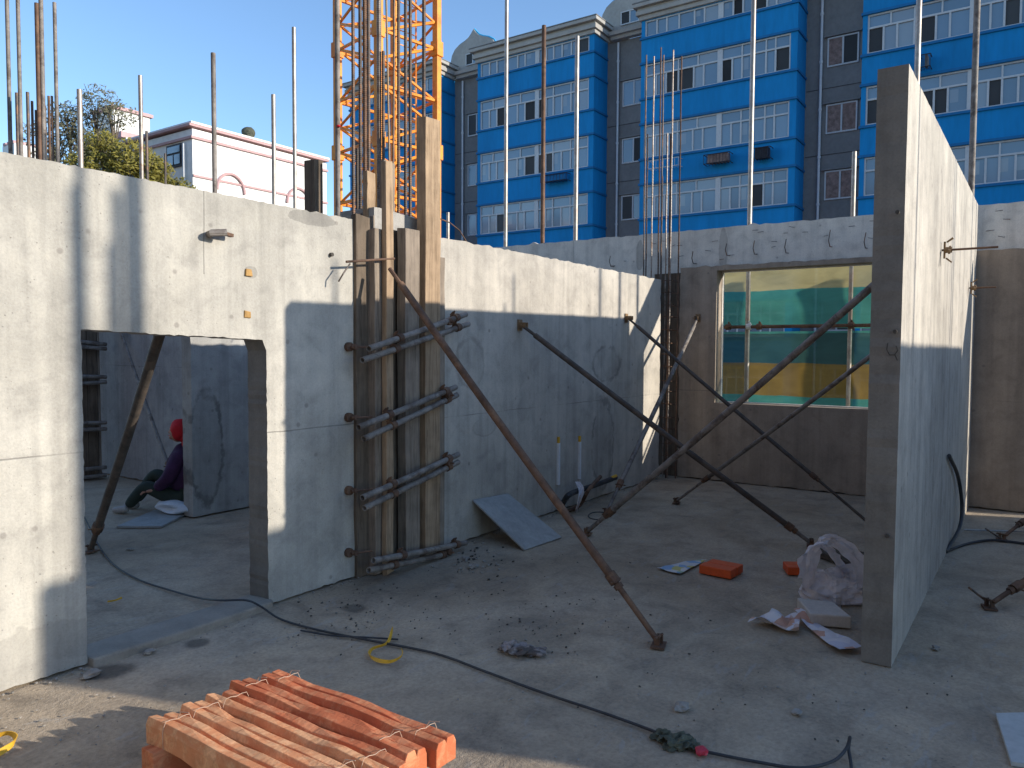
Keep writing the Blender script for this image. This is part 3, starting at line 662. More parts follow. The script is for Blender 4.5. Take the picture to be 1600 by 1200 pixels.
o = MB().tube(list([PY(688, 342, YA + .3), PY(703, 348, YA + .35), PY(718, 360, YA + .38), PY(729, 378, YA + .35), PY(733, 392, YA + .3)]), .006, 6).build('bent_wire', 'rust_pipe'); tag(o, 'thin red brown wire arching behind the middle wall beside the tallest timber', 'wire')
# ------------------------------------------------------------------ TALL POLES BEYOND THE WALLS
def pole(px, top, X=None, Y=None, base=0., r=.028, mat='galv', label='', group='scaffold poles standing outside the far wall', lean=0, name='scaffold_pole', rib=False):
    q = PX(px, top, X) if X else PY(px, top, Y)
    return rebar(name, (q.x, q.y, base), (q.x, q.y, q.z), r, mat, label, 'pole', group, rib)
XO = 10.95
pole(792, -60, X=XO, base=-3.1, r=.033, label='tall galvanised pole left of the rusty one, before the blue building')
pole(850, 40, X=XO, base=-3.1, r=.036, mat='rust_pipe', label='rusty brown pole between two bright poles')
pole(902, 57, X=XO, base=-3.1, r=.035, label='bright pole just right of the rusty brown one')
pole(1179, -60, X=XO, base=-3.1, r=.033, label='bright pole rising behind the window opening, full height')
pole(1335, 237, X=XO, base=-3.1, r=.029, label='short bright pole just left of the free panel')
pole(1438, -60, X=XO, base=-3.1, r=.034, label='bright pole rising behind the free panel top')
pole(1529, -60, X=XO, base=-3.1, r=.036, mat='grey_pipe', label='darker pole at the right, beyond the panel end')
pole(700, 332, X=XO, base=-3.1, r=.030, label='short pale pole stub just right of the tallest timber')
for y_, lab in ((-1.6, 'first'), (-3.1, 'second'), (-4.6, 'third')):
    rebar('scaffold_pole', (XO, y_, -3.1), (XO, y_, 6.2), .03, 'galv', lab + ' scaffold pole outside the picture to the right', 'pole', 'scaffold poles standing outside the far wall', False)
q = PX(1132, 512, XO - .1)
o = MB().tube([(XO - .07, -5, q.z + .02), (XO - .07, 9.5, q.z)], .024, 10).build('ledger_pipe', 'rust_pipe'); tag(o, 'horizontal rusty scaffold pipe crossing behind the window opening', 'pipe')
lg = o
for px in (1138, 1170, 1186, 1330):
    y_ = PX(px, 510, XO - .07).y; c_ = coupler((XO - .07, y_, q.z + .01), (0, 1, 0), .03, None, 'white_pipe' if px == 1170 else 'rust_pipe'); c_.parent = lg
# left group behind wall A
GL = 'steel bars standing behind the left wall'
lefts = [(10, -30, .020, 'grey_pipe', 'leftmost tall grey bar at the left edge'), (27, -30, .019, 'grey_pipe', 'second tall bar from the left edge'), (57, 5, .021, 'rust_pipe', 'rusty tall bar paired with a grey one at left'),
         (63, -30, .022, 'grey_pipe', 'tall grey bar touching the rusty one at left'), (85, 4, .019, 'grey_pipe', 'tall bar right of the rusty and grey pair'),
         (26, 145, .016, 'rebar', 'short bar just right of the leftmost tall bar'), (43, 144, .016, 'rebar', 'short bar left of the rusty pair'), (50, 158, .013, 'rebar', 'thin short bar close left of the rusty pair'),
         (56, 172, .012, 'rebar', 'thinnest short bar under the rusty pair'), (70, 165, .013, 'rebar', 'thin short bar right of the rusty pair'), (76, 150, .013, 'rust_pipe', 'thin brown bar left of the last tall one'), (81, 150, .012, 'rebar', 'thin short bar against the last tall one')]
for (px, tp, r, mt, lab) in lefts:
    pole(px, tp, Y=7.5 + random.uniform(-.15, .15), r=r * .85, mat=mt, label=lab, group=GL, name='steel_bar')
for (px, tp, r, mt, lab) in ((124, 140, .022, 'galv', 'pale pipe in front of the sparse tree'), (219, 118, .019, 'rebar_pale', 'slim pipe right of the tree crown'), (229, 205, .013, 'rebar', 'short thin bar beside the slim pipe near the tree'),
                             (258, 240, .010, 'rebar', 'tiny bar end left of the white building'), (333, 83, .024, 'grey_pipe', 'grey brown pipe in front of the corner of the white building'),
                             (427, 148, .024, 'galv', 'short pale pipe before the sunlit white wall'), (459, 43, .023, 'galv', 'tallest pale pipe before the sunlit white wall')):
    pole(px, tp, Y=YA + .1, base=TOP - .06, r=r * .62, mat=mt, label=lab, group='bars standing on the left wall head', name='steel_bar')
q0 = PY(491, 248, 4.9); q1 = PY(505, 250, 4.9)
o = MB().box((q0.x, 4.9, 0), (q1.x, 5.02, q0.z), .004).build('timber_post', 'wood_dark', bevel=.004); tag(o, 'dark square timber post end standing just behind the left wall near the crane', 'post')

# off camera: the column of the next room that throws the soft stripes on the left wall
nc = empty('column_formwork', (4.9, -3.9, 0), 'formwork column with tall bars in the next room, outside the picture', 'formwork')
for (x, h, wd) in ((4.83, 5.8, .035), (5.02, 5.5, .02), (5.09, 5.8, .015), (5.16, 6, .03)):
    MB().box((x, -3.95, 0), (x + wd, -3.88, h)).build('plank', 'wood_grey', nc)
    MB().box((x + .0, -4.05, 0), (x + wd * .6, -4.0, h * .95)).build('plank', 'wood_grey', nc)
for x, h, wd in ((6.6, 5.2, 'first'), (8.75, 5.0, 'second'), (8.9, 5.3, 'third')):
    rebar('rebar', (x, -3.78, 3.2), (x, -3.78, h), .016, 'rebar', wd + ' bar on the next wall head, outside the picture', 'rebar', 'bars on the next wall head', False)

# ------------------------------------------------------------------ SAFETY NETS
def net(y0, y1, z0, z1, x, mat, label):
    nx, nz = 120, 24; vs = []
    for j in range(nz + 1):
        for i in range(nx + 1):
            y = y0 + (y1 - y0) * i / nx; z = z0 + (z1 - z0) * j / nz
            edge = 1 - abs(2 * j / nz - 1)
            dx = .03 * mnoise.noise(Vector((y * 1.3, z * 2.5, x))) + .012 * mnoise.noise(Vector((y * 6, z * 9, x))) + .035 * mnoise.noise(Vector((y * .5, z * 1.2, 5))) * edge
            dz = .03 * math.sin(y * 1.7 + z) if j in (0,) else 0
            vs.append((x + dx, y, z + dz))
    fs = [(j * (nx + 1) + i, j * (nx + 1) + i + 1, (j + 1) * (nx + 1) + i + 1, (j + 1) * (nx + 1) + i) for j in range(nz) for i in range(nx)]
    o = MB().add(vs, fs).build('safety_net', mat, smooth=True); return tag(o, label, 'safety net', 'safety nets hung outside the window wall')
XN = 11.4
net(-.55, 9.3, ZN[2], 3.4, XN, 'net_top', 'upper yellow and green safety net behind the window opening')
net(-.55, 9.3, -.8, ZN[2] - .05, XN + .02, 'net_low', 'lower green and orange safety net behind the window opening')
for (px, lab) in ((1150, 'left'), (1315, 'right')):
    y_ = PX(px, 500, XN).y - 2.4
    o = MB().box((12.2, y_ - .1, -3.1), (12.36, y_ + .1, 3.6)).build('scaffold_post', 'wood_grey'); tag(o, lab + ' scaffold post standing outside the safety nets', 'post')

# ------------------------------------------------------------------ BLUE APARTMENT BUILDING
XF = 33.5; RD = 1.4; GZ = -3.1
apt = empty('apartment_building', (XF, 15, GZ), 'long blue and grey apartment building with white framed balcony windows', 'building')
bays = [(28.2, 35.3), (18.4, 25.5), (8.8, 15.9), (-.8, 6.3), (-10.4, -3.3)]
rows = [(16.27, 17.02), (13.49, 15.01), (10.70, 12.22), (7.91, 9.43), (5.12, 6.64), (2.33, 3.85), (-.46, 1.06)]
MB().box((XF + RD, -12, GZ), (XF + 12, 36.7, 17.0)).build('grey_wall', 'greywall', apt)
RW = lambda i: rows[i]
lowA = [0, .087, .16, .25, .36, .43, .525]; lowB = [.56, .625, .69, .765, .845, .905, 1.0]
upA = [0, .125, .25, .39, .525]; upB = [.56, .69, .845, .905, 1.0]
def window_strip(y0, y1, z0, z1, x, transom, detail, seed):
    """frame as a part, panes under it; y1 is the left edge"""
    rnd = random.Random(seed); Y = lambda f: y1 - (y1 - y0) * f
    fr = MB(); t = .035; xf0, xf1 = x - .05, x + .03
    zt = z1 - (z1 - z0) * .34 if transom else z1
    fr.box((xf0, y0, z0), (xf1, y1, z0 + .06)); fr.box((xf0, y0, z1 - .06), (xf1, y1, z1))
    if transom: fr.box((xf0 - .002, y0 + .06, zt - t), (xf1, y1 - .06, zt + t))
    for f in (0, 1):
        e = Y(f); e = e - .03 if f == 0 else e + .03
        fr.box((xf0 - .001, e - .03, z0 + .06), (xf1 - .001, e + .03, z1 - .06))
    fr.box((xf0 - .004, Y(.56) , z0 + .06), (xf1 + .004, Y(.525), z1 - .06))
    for L in (lowA, lowB):
        for f in L[1:-1]: fr.box((xf0 + .003, Y(f) - t, z0 + .06), (xf1 - .003, Y(f) + t, zt - (t if transom else .06)))
    if transom:
        for L in (upA, upB):
            for f in L[1:-1]: fr.box((xf0 + .003, Y(f) - t * .8, zt + t), (xf1 - .003, Y(f) + t * .8, z1 - .06))
    w_ = fr.build('window', 'pvc', apt)
    panes = []
    for L in (lowA, lowB):
        for a, c in zip(L[:-1], L[1:]): panes.append((a, c, z0 + .05, zt, True))
    if transom:
        for L in (upA, upB):
            for a, c in zip(L[:-1], L[1:]): panes.append((a, c, zt, z1 - .05, False))
    if detail:
        for (a, c, za, zb, low) in panes:
            mt = 'pane'
            if low and rnd.random() < .15: mt = 'pane_dark'
            elif rnd.random() < .18: mt = 'pane_pale'
            xo = x + .005 + rnd.uniform(-.004, .004); tl = rnd.uniform(-.006, .006)
            mb = MB().add([(xo + tl, Y(a), za), (xo - tl, Y(c), za), (xo - tl, Y(c), zb), (xo + tl, Y(a), zb),
                           (xo + tl + .02, Y(a), za), (xo - tl + .02, Y(c), za), (xo - tl + .02, Y(c), zb), (xo + tl + .02, Y(a), zb)],
                          [(0, 1, 2, 3), (7, 6, 5, 4), (0, 4, 5, 1), (1, 5, 6, 2), (2, 6, 7, 3), (3, 7, 4, 0)])
            mb.build('pane', mt, w_, fix=False)
            if low and mt == 'pane' and rnd.random() < .16:  # a pale blind hung inside a casement
                hw = (Y(a) - Y(c)); MB().box((xo - .004, Y(c) + hw * .45, za + .35), (xo - .002, Y(c) + hw * .95, zb - .12)).build('blind', 'pane_pale', w_)
    else:
        MB().box((x, y0 + .03, z0 + .03), (x + .02, y1 - .03, z1 - .03)).build('pane', 'pane', w_)
    return w_
for bi, (y0, y1) in enumerate(bays):
    # bands and corner piers
    edges = [GZ] + [z for r in reversed(rows) for z in r]; edges.append(17.05)
    body = MB()
    wy0_, wy1_ = y0 + .28, y1 - .18
    for k in range(0, len(edges) - 1, 2):
        body.box((XF, y0, edges[k]), (XF + RD, y1, edges[k + 1]))
    for (z0, z1) in rows:
        body.box((XF, y0, z0), (XF + RD, wy0_, z1)); body.box((XF, wy1_, z0), (XF + RD, y1, z1)); body.box((XF + .35, wy0_, z0), (XF + .45, wy1_, z1))
    body.build('bay_wall', 'blue', apt)
    for ri, (z0, z1) in enumerate(rows):
        for zz, nm in ((z0 - .05, 'sill_ledge'), (z1 + .06, 'head_ledge')):
            if ri == 0 and nm == 'head_ledge': continue
            MB().box((XF - .07, y0 - .05, zz - .05), (XF + RD, y1 + .05, zz + .05)).build(nm, 'blue_trim', apt)
        vis = ri <= 3 and bi <= 3
        window_strip(wy0_, wy1_, z0, z1, XF + .08, ri > 0, vis, bi * 10 + ri)
    # cornice
    for (d, a, c) in ((.12, 17.05, 17.25), (.25, 17.25, 17.45), (.18, 17.45, 17.58), (.38, 17.58, 17.75)):
        MB().box((XF - d, y0 - d * .8, a), (XF + RD, y1 + d * .8, c)).build('cornice', 'cornice', apt, bevel=.02)
    MB().box((XF - .4, y0 - .32, 17.755), (XF + 8, y1 + .32, 17.80)).build('roof_edge', 'greywall', apt)
for gi, (ya, yb) in enumerate(((25.5, 28.2), (15.9, 18.4), (6.3, 8.8), (-3.3, -.8))):
    xr = XF + RD
    for (d, a, c) in ((.3, 17.02, 17.2), (.45, 17.2, 17.38)):
        MB().box((xr - d, ya + .31, a), (xr + .02, yb - .31, c)).build('cornice', 'cornice', apt)
    yc = (ya + yb) / 2
    # bell gable
    W = 1.62; pts = []
    prof = [(-1, 0), (-1, .36), (-.95, .5), (-.82, .63), (-.62, .72), (-.4, .77), (-.22, .83), (-.1, .91), (0, 1)]
    prof = prof + [(-a, c) for a, c in reversed(prof[:-1])]
    g = [(yc + a * W, 17.35 + c * 2.3) for a, c in prof]
    MB().slab(g, 0, xr - .05, xr + .3).build('gable', 'cornice', apt)
    tb = MB().tube([(xr + .1, a, c + .03) for a, c in g], .075, 8); tb.build('gable_coping', 'net_blue', apt, smooth=True)
    gw = MB().box((xr - .12, yc - .5, 17.7), (xr - .06, yc + .5, 17.75)).box((xr - .12, yc - .5, 18.3), (xr - .06, yc + .5, 18.35)).box((xr - .11, yc - .5, 17.75), (xr - .06, yc - .45, 18.3)).box((xr - .11, yc + .45, 17.75), (xr - .06, yc + .5, 18.3)).box((xr - .11, yc - .03, 17.75), (xr - .06, yc + .03, 18.3)).build('window', 'pvc', apt)
    MB().box((xr - .09, yc - .45, 17.75), (xr - .07, yc - .03, 18.3)).build('pane', 'pane', gw); MB().box((xr - .09, yc + .03, 17.75), (xr - .07, yc + .45, 18.3)).build('pane', 'pane_dark', gw)
    # stair windows
    for ri, (z0, z1) in enumerate(rows[1:]):
        yw0, yw1 = yc - .62 - .25, yc + .62 - .25; za, zb = z0 + .25, z1 - .05
        fr = MB().box((xr - .06, yw0, za), (xr + .0, yw1, za + .06)).box((xr - .06, yw0, zb - .06), (xr, yw1, zb)).box((xr - .059, yw0, za + .06), (xr, yw0 + .06, zb - .06)).box((xr - .059, yw1 - .06, za + .06), (xr, yw1, zb - .06)).box((xr - .058, (yw0 + yw1) / 2 - .035, za + .06), (xr, (yw0 + yw1) / 2 + .035, zb - .06)).build('window', 'pvc', apt)
        ym = (yw0 + yw1) / 2
        kinds = (('pane', 'pane_dark'), ('pane', 'pane'), ('pane_dark', 'pane'))[(ri + gi) % 3]
        if gi == 2: kinds = ('curtain', 'curtain') if ri in (1, 2) else ('pane_dark', 'curtain')
        MB().box((xr - .03, yw0 + .05, za + .05), (xr - .01, ym - .03, zb - .05)).build('pane', kinds[0], fr)
        MB().box((xr - .03, ym + .03, za + .05), (xr - .01, yw1 - .05, zb - .05)).build('pane', kinds[1], fr)
        MB().box((xr - .14, yw0 - .12, zb + .03), (xr, yw1 + .12, zb + .1)).build('window_hood', 'greywall', apt)
        MB().box((xr - .02, ya + .05, z0 - .62), (xr - .004, yb - .05, z0 - .6)).build('wall_joint', 'rack', apt)
    dp = MB().tube([(xr - .12, yb - .65, GZ), (xr - .12, yb - .65, 16.9)], .055, 8)
    for z in np.arange(-2, 16.5, 2.0): dp.disc((xr - .12, yb - .65, z), (0, 0, 1), .075, .1, 8)
    dp.build('drainpipe', 'white_pipe', apt, smooth=True)
# air conditioner racks and oddments under the windows
def rackbox(px, py, wpx, hpx, mat, body=None):
    q = PX(px, py, XF - .05); q2 = PX(px + wpx, py, XF - .05); h_ = hpx / 1200 * 39; y0_, y1_ = q2.y, q.y; z = q.z
    mb = MB()
    for zz in (z, z - h_):
        mb.tube([(XF - .05, y0_, zz), (XF - .5, y0_, zz), (XF - .5, y1_, zz), (XF - .05, y1_, zz)], .02, 5)
    n = 8
    for i in range(n + 1):
        yy = y0_ + (y1_ - y0_) * i / n; mb.tube([(XF - .5, yy, z), (XF - .5, yy, z - h_), (XF - .07, yy, z - h_)], .013, 4)
    r_ = mb.build('balcony_rack', mat, apt)
    if body: MB().box((XF - .45, y0_ + .1, z - h_ + .03), (XF - .1, y1_ - .15, z + .02)).build('stored_box', body, r_, bevel=.02)
rackbox(852, 278, 40, 10, 'rack', 'blue_trim'); rackbox(1105, 246, 40, 12, 'rack', 'curtain'); rackbox(1178, 236, 30, 14, 'rack', 'rack'); rackbox(1020, 255, 46, 11, 'pvc'); rackbox(1440, 92, 16, 14, 'rack', 'cornice')

# ------------------------------------------------------------------ WHITE BUILDING
c0 = PD(300, 190, 28.5); top_z = c0.z
L_ = PY(510, 245, c0.y).x - c0.x; yW, xW = c0.y, c0.x
wbd = empty('white_building', (xW, yW, GZ), 'white building with pink trim lines and arches, its long side sunlit', 'building')
MB().box((xW, yW, GZ), (xW + L_, yW + 5.9, top_z - .25)).build('wall', 'white', wbd)
MB().box((xW - .15, yW - .08, top_z - .17), (xW + L_ + .08, yW + 6.0, top_z - .08)).build('parapet_trim', 'pink', wbd)
MB().box((xW - .1, yW - .1, top_z - .08), (xW + L_ + .1, yW + 5.95, top_z)).build('parapet_cap', 'white', wbd)
z2 = PY(300, 214, yW).z; z3 = PY(303, 274, yW).z
MB().box((xW - .08, yW - .08, z2 - .05), (xW + L_ + .03, yW + 5.9, z2 + .04)).build('trim_line', 'pink', wbd)
MB().box((xW - .003, yW - .06, z3 - .05), (xW + L_ + .02, yW - .003, z3 + .03)).build('trim_line', 'pink', wbd)
for px in (360, 466):
    xc = PY(px, 300, yW).x; zc = PY(px, 300 if px == 360 else 320, yW).z; rr = .62
    MB().tube([(xc + rr * math.cos(t), yW - .05, zc + rr * math.sin(t) * 1.1) for t in np.linspace(0, math.pi, 18)], .06, 6).build('arch_trim', 'pink', wbd)
    MB().slab([(xc + (rr - .1) * math.cos(t), zc + (rr - .1) * math.sin(t) * 1.1) for t in np.linspace(0, math.pi, 16)] + [(xc - rr + .1, zc - 3), (xc + rr - .1, zc - 3)], 1, yW - .02, yW - .004).build('arch_infill', 'white', wbd)
for k in range(3):
    ya_, yb_ = PX(286, 230, xW).y + k * 2.6, PX(262, 230, xW).y + k * 2.6
    zb_, za_ = PX(275, 226, xW).z, PX(275, 262, xW).z
    f_ = MB().box((xW - .06, ya_, za_), (xW - .0, yb_, zb_)).build('window', 'rack', wbd)
    MB().box((xW - .09, ya_ + .1, za_ + .1), (xW - .065, (ya_ + yb_) / 2 - .04, zb_ - .4)).build('pane', 'pane', f_)
    MB().box((xW - .09, (ya_ + yb_) / 2 + .04, za_ + .1), (xW - .065, yb_ - .1, zb_ - .4)).build('pane', 'pane_pale', f_)
    MB().box((xW - .09, ya_ + .1, zb_ - .32), (xW - .065, yb_ - .1, zb_ - .08)).build('pane', 'pane', f_)
q = PX(291, 250, xW)
MB().tube([(xW - .1, q.y, GZ), (xW - .1, q.y, z2 - .2)], .06, 6).build('drainpipe', 'white_pipe', wbd)
# lower wing at the left with its pink roof
qa = PX(240, 205, xW + 1.5)
wing = MB().box((xW + .8, yW + 6.0, GZ), (xW + 6, yW + 10, PX(200, 214, xW + .8).z)).build('wing_wall', 'white', wbd)
MB().box((xW + .6, yW + 6.01, PX(200, 214, xW + .8).z), (xW + 6.1, yW + 10.1, PX(200, 205, xW + .8).z)).build('wing_roof', 'pink', wbd)
# small white block behind
q = PD(190, 182, 62); bk = empty('white_block', (q.x, q.y, GZ), 'small white rooftop block with a pink cap behind the tree', 'building')
MB().box((q.x - 1.5, q.y - 1.5, GZ), (q.x + 1.5, q.y + 1.4, q.z)).build('wall', 'white', bk)
MB().box((q.x - 1.7, q.y - 1.7, q.z), (q.x + 1.7, q.y + 1.6, q.z + .25)).build('cap', 'pink', bk)
q = PD(35, 231, 60); bk = empty('white_block', (q.x, q.y, GZ), 'distant white parapet with pink top at the far left', 'building')
MB().box((q.x - 1, q.y - 1.0, GZ), (q.x + 1, q.y + 1, q.z)).build('wall', 'white', bk)
for k in range(3): MB().box((q.x - 1.05, q.y - 1.0 + k * .7, q.z), (q.x + 1.05, q.y - .6 + k * .7, q.z + .22)).build('cap', 'pink', bk)
# green roof vent
q = PD(388, 207, 33); o = MB().blob(q, (.3, .3, .24), 2, .02).tube([q, (q.x, q.y, q.z - 1.5)], .25, 8).build('roof_vent', 'net_green' if 'net_green' in M else 'rag'); o.parent = wbd; o.location = -ORG[wbd.name]

# ------------------------------------------------------------------ CRANE MAST
cb = CAM + R0 * -2.78 + Vector((math.cos(YAW), math.sin(YAW), 0)) * 17.0
cr = empty('tower_crane', (cb.x, cb.y, GZ), 'orange lattice mast of a tower crane rising behind the column', 'crane')
def c2(r_, f_): v = R0 * r_ + Vector((math.cos(YAW), math.sin(YAW), 0)) * f_; return v.x, v.y
Lg = [c2(-3.83, 17.0), c2(-2.74, 15.85), c2(-1.66, 16.9), c2(-2.76, 18.1)]
for (x, y) in Lg: MB().box((x - .07, y - .07, GZ), (x + .07, y + .07, 19)).build('leg', 'orange', cr, bevel=.01)
zt = GZ + .3; n = 0
while zt < 18.5:
    for i in range(4):
        a, c = Lg[i], Lg[(i + 1) % 4]; A = Vector((a[0], a[1], 0)); B_ = Vector((c[0], c[1], 0)); u = (B_ - A).normalized() * .07
        zz = Vector((0, 0, zt)); z1v = Vector((0, 0, zt + 1.10))
        MB().tube([A + u + zz, B_ - u + zz], .036, 6).build('horizontal_brace', 'orange', cr)
        mid_ = Vector((0, 0, zt + .55))
        p_, q_ = (A + u + zz, B_ - u + mid_) if (n + i) % 2 else (B_ - u + zz, A + u + mid_)
        MB().tube([p_, q_], .032, 6).build('diagonal_brace', 'orange', cr)
        p_, q_ = (B_ - u + mid_, A + u + z1v) if (n + i) % 2 else (A + u + mid_, B_ - u + z1v)
        MB().tube([p_, q_], .032, 6).build('diagonal_brace', 'orange', cr)
    if n % 2 == 0:
        for (x, y) in Lg: MB().box((x - .1, y - .1, zt - .16), (x + .1, y + .1, zt + .16)).build('splice_plate', 'orange', cr, bevel=.01)
    zt += 1.10; n += 1
# ladder inside
lx, ly = c2(-2.35, 17.0); ld = MB(); dx_, dy_ = c2(.2, .2)
for s in (-1, 1): ld.tube([(lx + s * dx_, ly + s * dy_, GZ), (lx + s * dx_, ly + s * dy_, 18.5)], .02, 5)
for z in np.arange(GZ, 18.5, .3): ld.tube([(lx - dx_, ly - dy_, z), (lx + dx_, ly + dy_, z)], .012, 4)
ld.build('ladder', 'orange', cr)

# ------------------------------------------------------------------ TREES
def tree(base, clumps, nleaf, ls, mat, label, trunk_r=.16, seed=1):
    rnd = random.Random(seed); rt = empty('leafy_tree', base, label, 'tree', None)
    tb = MB(); b0 = Vector(base); cz = sum(c[0][2] for c in clumps) / len(clumps)
    fork = b0 + Vector((0, 0, (cz - b0.z) * .55)); tb.tube([b0, b0.lerp(fork, .5) + Vector((.1, .05, 0)), fork], [trunk_r, trunk_r * .8, trunk_r * .6], 8)
    for (c, r) in clumps:
        c = Vector(c); m = fork.lerp(c, .5) + Vector((rnd.uniform(-.3, .3), rnd.uniform(-.3, .3), .1)); tb.tube([fork, m, c], [trunk_r * .45, trunk_r * .25, .02], 6)
        for k in range(7):
            e = c + Vector((rnd.uniform(-1, 1) * r[0], rnd.uniform(-1, 1) * r[0], rnd.uniform(-.4, 1) * r[1])) * .9; tb.tube([m.lerp(c, .6), m.lerp(c, .8).lerp(e, .5), e], [.03, .018, .008], 5)
    tb.build('trunk', 'bark', rt)
    vs = []; fs = []; tot = sum(r[0] * r[1] for c, r in clumps)
    for (c, r) in clumps:
        for k in range(int(nleaf * r[0] * r[1] / tot)):
            while True:
                d = Vector((rnd.uniform(-1, 1), rnd.uniform(-1, 1), rnd.uniform(-1, 1)))
                if d.length < 1 and mnoise.noise(Vector(c) + d * 2.6) > -.12 - .1 * (1 - d.length): break
            p = Vector(c) + Vector((d.x * r[0], d.y * r[0], d.z * r[1])); s = ls * rnd.uniform(.6, 1.4)
            a = Vector((rnd.uniform(-1, 1), rnd.uniform(-1, 1), rnd.uniform(-1, 1))).normalized(); q = a.orthogonal().normalized(); o = len(vs)
            vs += [p - a * s, p + q * s * .45, p + a * s, p - q * s * .45]; fs.append((o, o + 1, o + 2, o + 3))
    MB().add(vs, fs).build('crown', mat, rt, fix=False)
D = 24.0
def tp(px, py, d=D): return tuple(PD(px, py, d))
b_ = PD(190, 290, D); tree((b_.x, b_.y, GZ), [(tp(160, 228), (.55, .5)), (tp(205, 245), (.75, .55)), (tp(150, 265), (.9, .6)), (tp(215, 275), (1.0, .7)), (tp(255, 300), (.7, .5)), (tp(180, 310), (1.2, .6)), (tp(120, 275), (.5, .5)), (tp(285, 300), (.45, .45)), (tp(240, 265), (.6, .5)), (tp(300, 325), (.5, .4))],
                       12500, .07, 'leaf', 'dense olive green tree top behind the left wall', seed=3)
b_ = PD(130, 290, 28); tree((b_.x, b_.y, GZ), [(tp(155, 158, 28), (.75, .6)), (tp(185, 180, 28), (.7, .5)), (tp(105, 180, 28), (.8, .5)), (tp(130, 200, 28), (1.1, .7)), (tp(80, 215, 28), (.9, .7)), (tp(100, 255, 28), (1.1, .7)), (tp(150, 235, 28), (1, .8))],
                       5200, .075, 'leaf_grey', 'sparse thin leaved tree rising above the dense one at left', seed=9)

# ------------------------------------------------------------------ TIMBER BUNDLES IN THE FOREGROUND
zt_ = .29
e0 = PZ(222, 1118, zt_); e1 = PZ(440, 1040, zt_); f1 = PZ(722, 1143, zt_)
dv = (f1 - e1); Lb = dv.length; dv.normalize(); across = (e1 - e0); W_ = across.length; across.normalize()
names = ['nearest', 'second nearest', 'middle', 'second farthest', 'farthest']
looks = ['tan timber bundle, cut by the lower picture edge', 'orange tan timber bundle with clay crusts', 'orange timber bundle of the stack',
         'red timber bundle with a loose wire end', 'deep red timber bundle at the back of the stack']
nb = 5; pitch = W_ / nb
for i in range(nb):
    c0_ = e0 + across * pitch * (i + .5); lenm = Lb * random.uniform(.96, 1.03); st = dv * random.uniform(-.03, .03)
    rt = empty('timber_bundle', (c0_.x, c0_.y, 0), '%s %s' % (names[i], looks[i]), 'timber bundle', 'red dusted timber bundles stacked in the foreground')
    for s in (-1, 1):
        wv = pitch * .46; zt1 = zt_ + random.uniform(-.012, .006) - (.012 if s > 0 else 0)
        a = c0_ + st + across * s * pitch * .235; a.z = zt1 - .05; a = a + dv * random.uniform(-.02, .02)
        K = 9; vs = []
        for k in range(K + 1):
            p_ = a + dv * lenm * k / K + across * .004 * math.sin(k * .9 + i) + Vector((0, 0, .003 * math.sin(k * 1.3 + i * 2)))
            for (u_, v_) in ((-1, -1), (1, -1), (.97, .45), (.62, 1), (-.62, 1), (-.97, .45)):
                vs.append(p_ + across * u_ * wv / 2 * random.uniform(.93, 1.04) + Vector((0, 0, v_ * .05 + random.gauss(0, .0030))))
        fs = [tuple(range(6)), tuple(K * 6 + q_ for q_ in range(6))]
        for k in range(K):
            for q_ in range(6): fs.append((k * 6 + q_, k * 6 + (q_ + 1) % 6, k * 6 + 6 + (q_ + 1) % 6, k * 6 + 6 + q_))
        MB().add(vs, fs).build('batten', 'red_batten' if i >= 3 or (i == 2 and s > 0) else 'tan_batten', rt, smooth=False, bevel=.003)
    for t in ((.10, .86) if i % 2 else (.12, .9)):
        cxx = c0_ + st + dv * lenm * t; cxx.z = zt_ - .05; w2 = pitch * .45; h2 = .055
        pts = [cxx + across * (w2 * ca) + Vector((0, 0, h2 * sa)) + dv * .004 * ca for (ca, sa) in ((-1, -1), (1, -1), (1.03, .2), (.98, .55), (.80, 1.02), (.4, 1.05), (0, .95), (-.4, 1.05), (-.80, 1.02), (-.98, .55), (-1.03, .2))]
        MB().tube(pts, .0014, 5, close=True).build('tie_wire', 'wire', rt)
        if random.random() < .7: MB().tube([cxx + Vector((0, 0, h2)), cxx + Vector((0, 0, h2 + .03)) + dv * .02, cxx + Vector((0, 0, h2 + .035)) + dv * .06 + across * .01], .0018, 4).build('tie_wire', 'wire', rt)
for t, lab in ((.08, 'short dark bearer timber under the left ends of the bundles'), (.80, 'bearer timber under the right ends of the bundles')):
    p0 = e0 + dv * Lb * t - across * .03; p1 = e1 + dv * Lb * t - across * .04; p0.z = p1.z = .10
    o = MB().obox(p0, p1, .10, .175, None, .006).build('bearer_timber', 'red_batten', bevel=.004); tag(o, lab, 'timber')

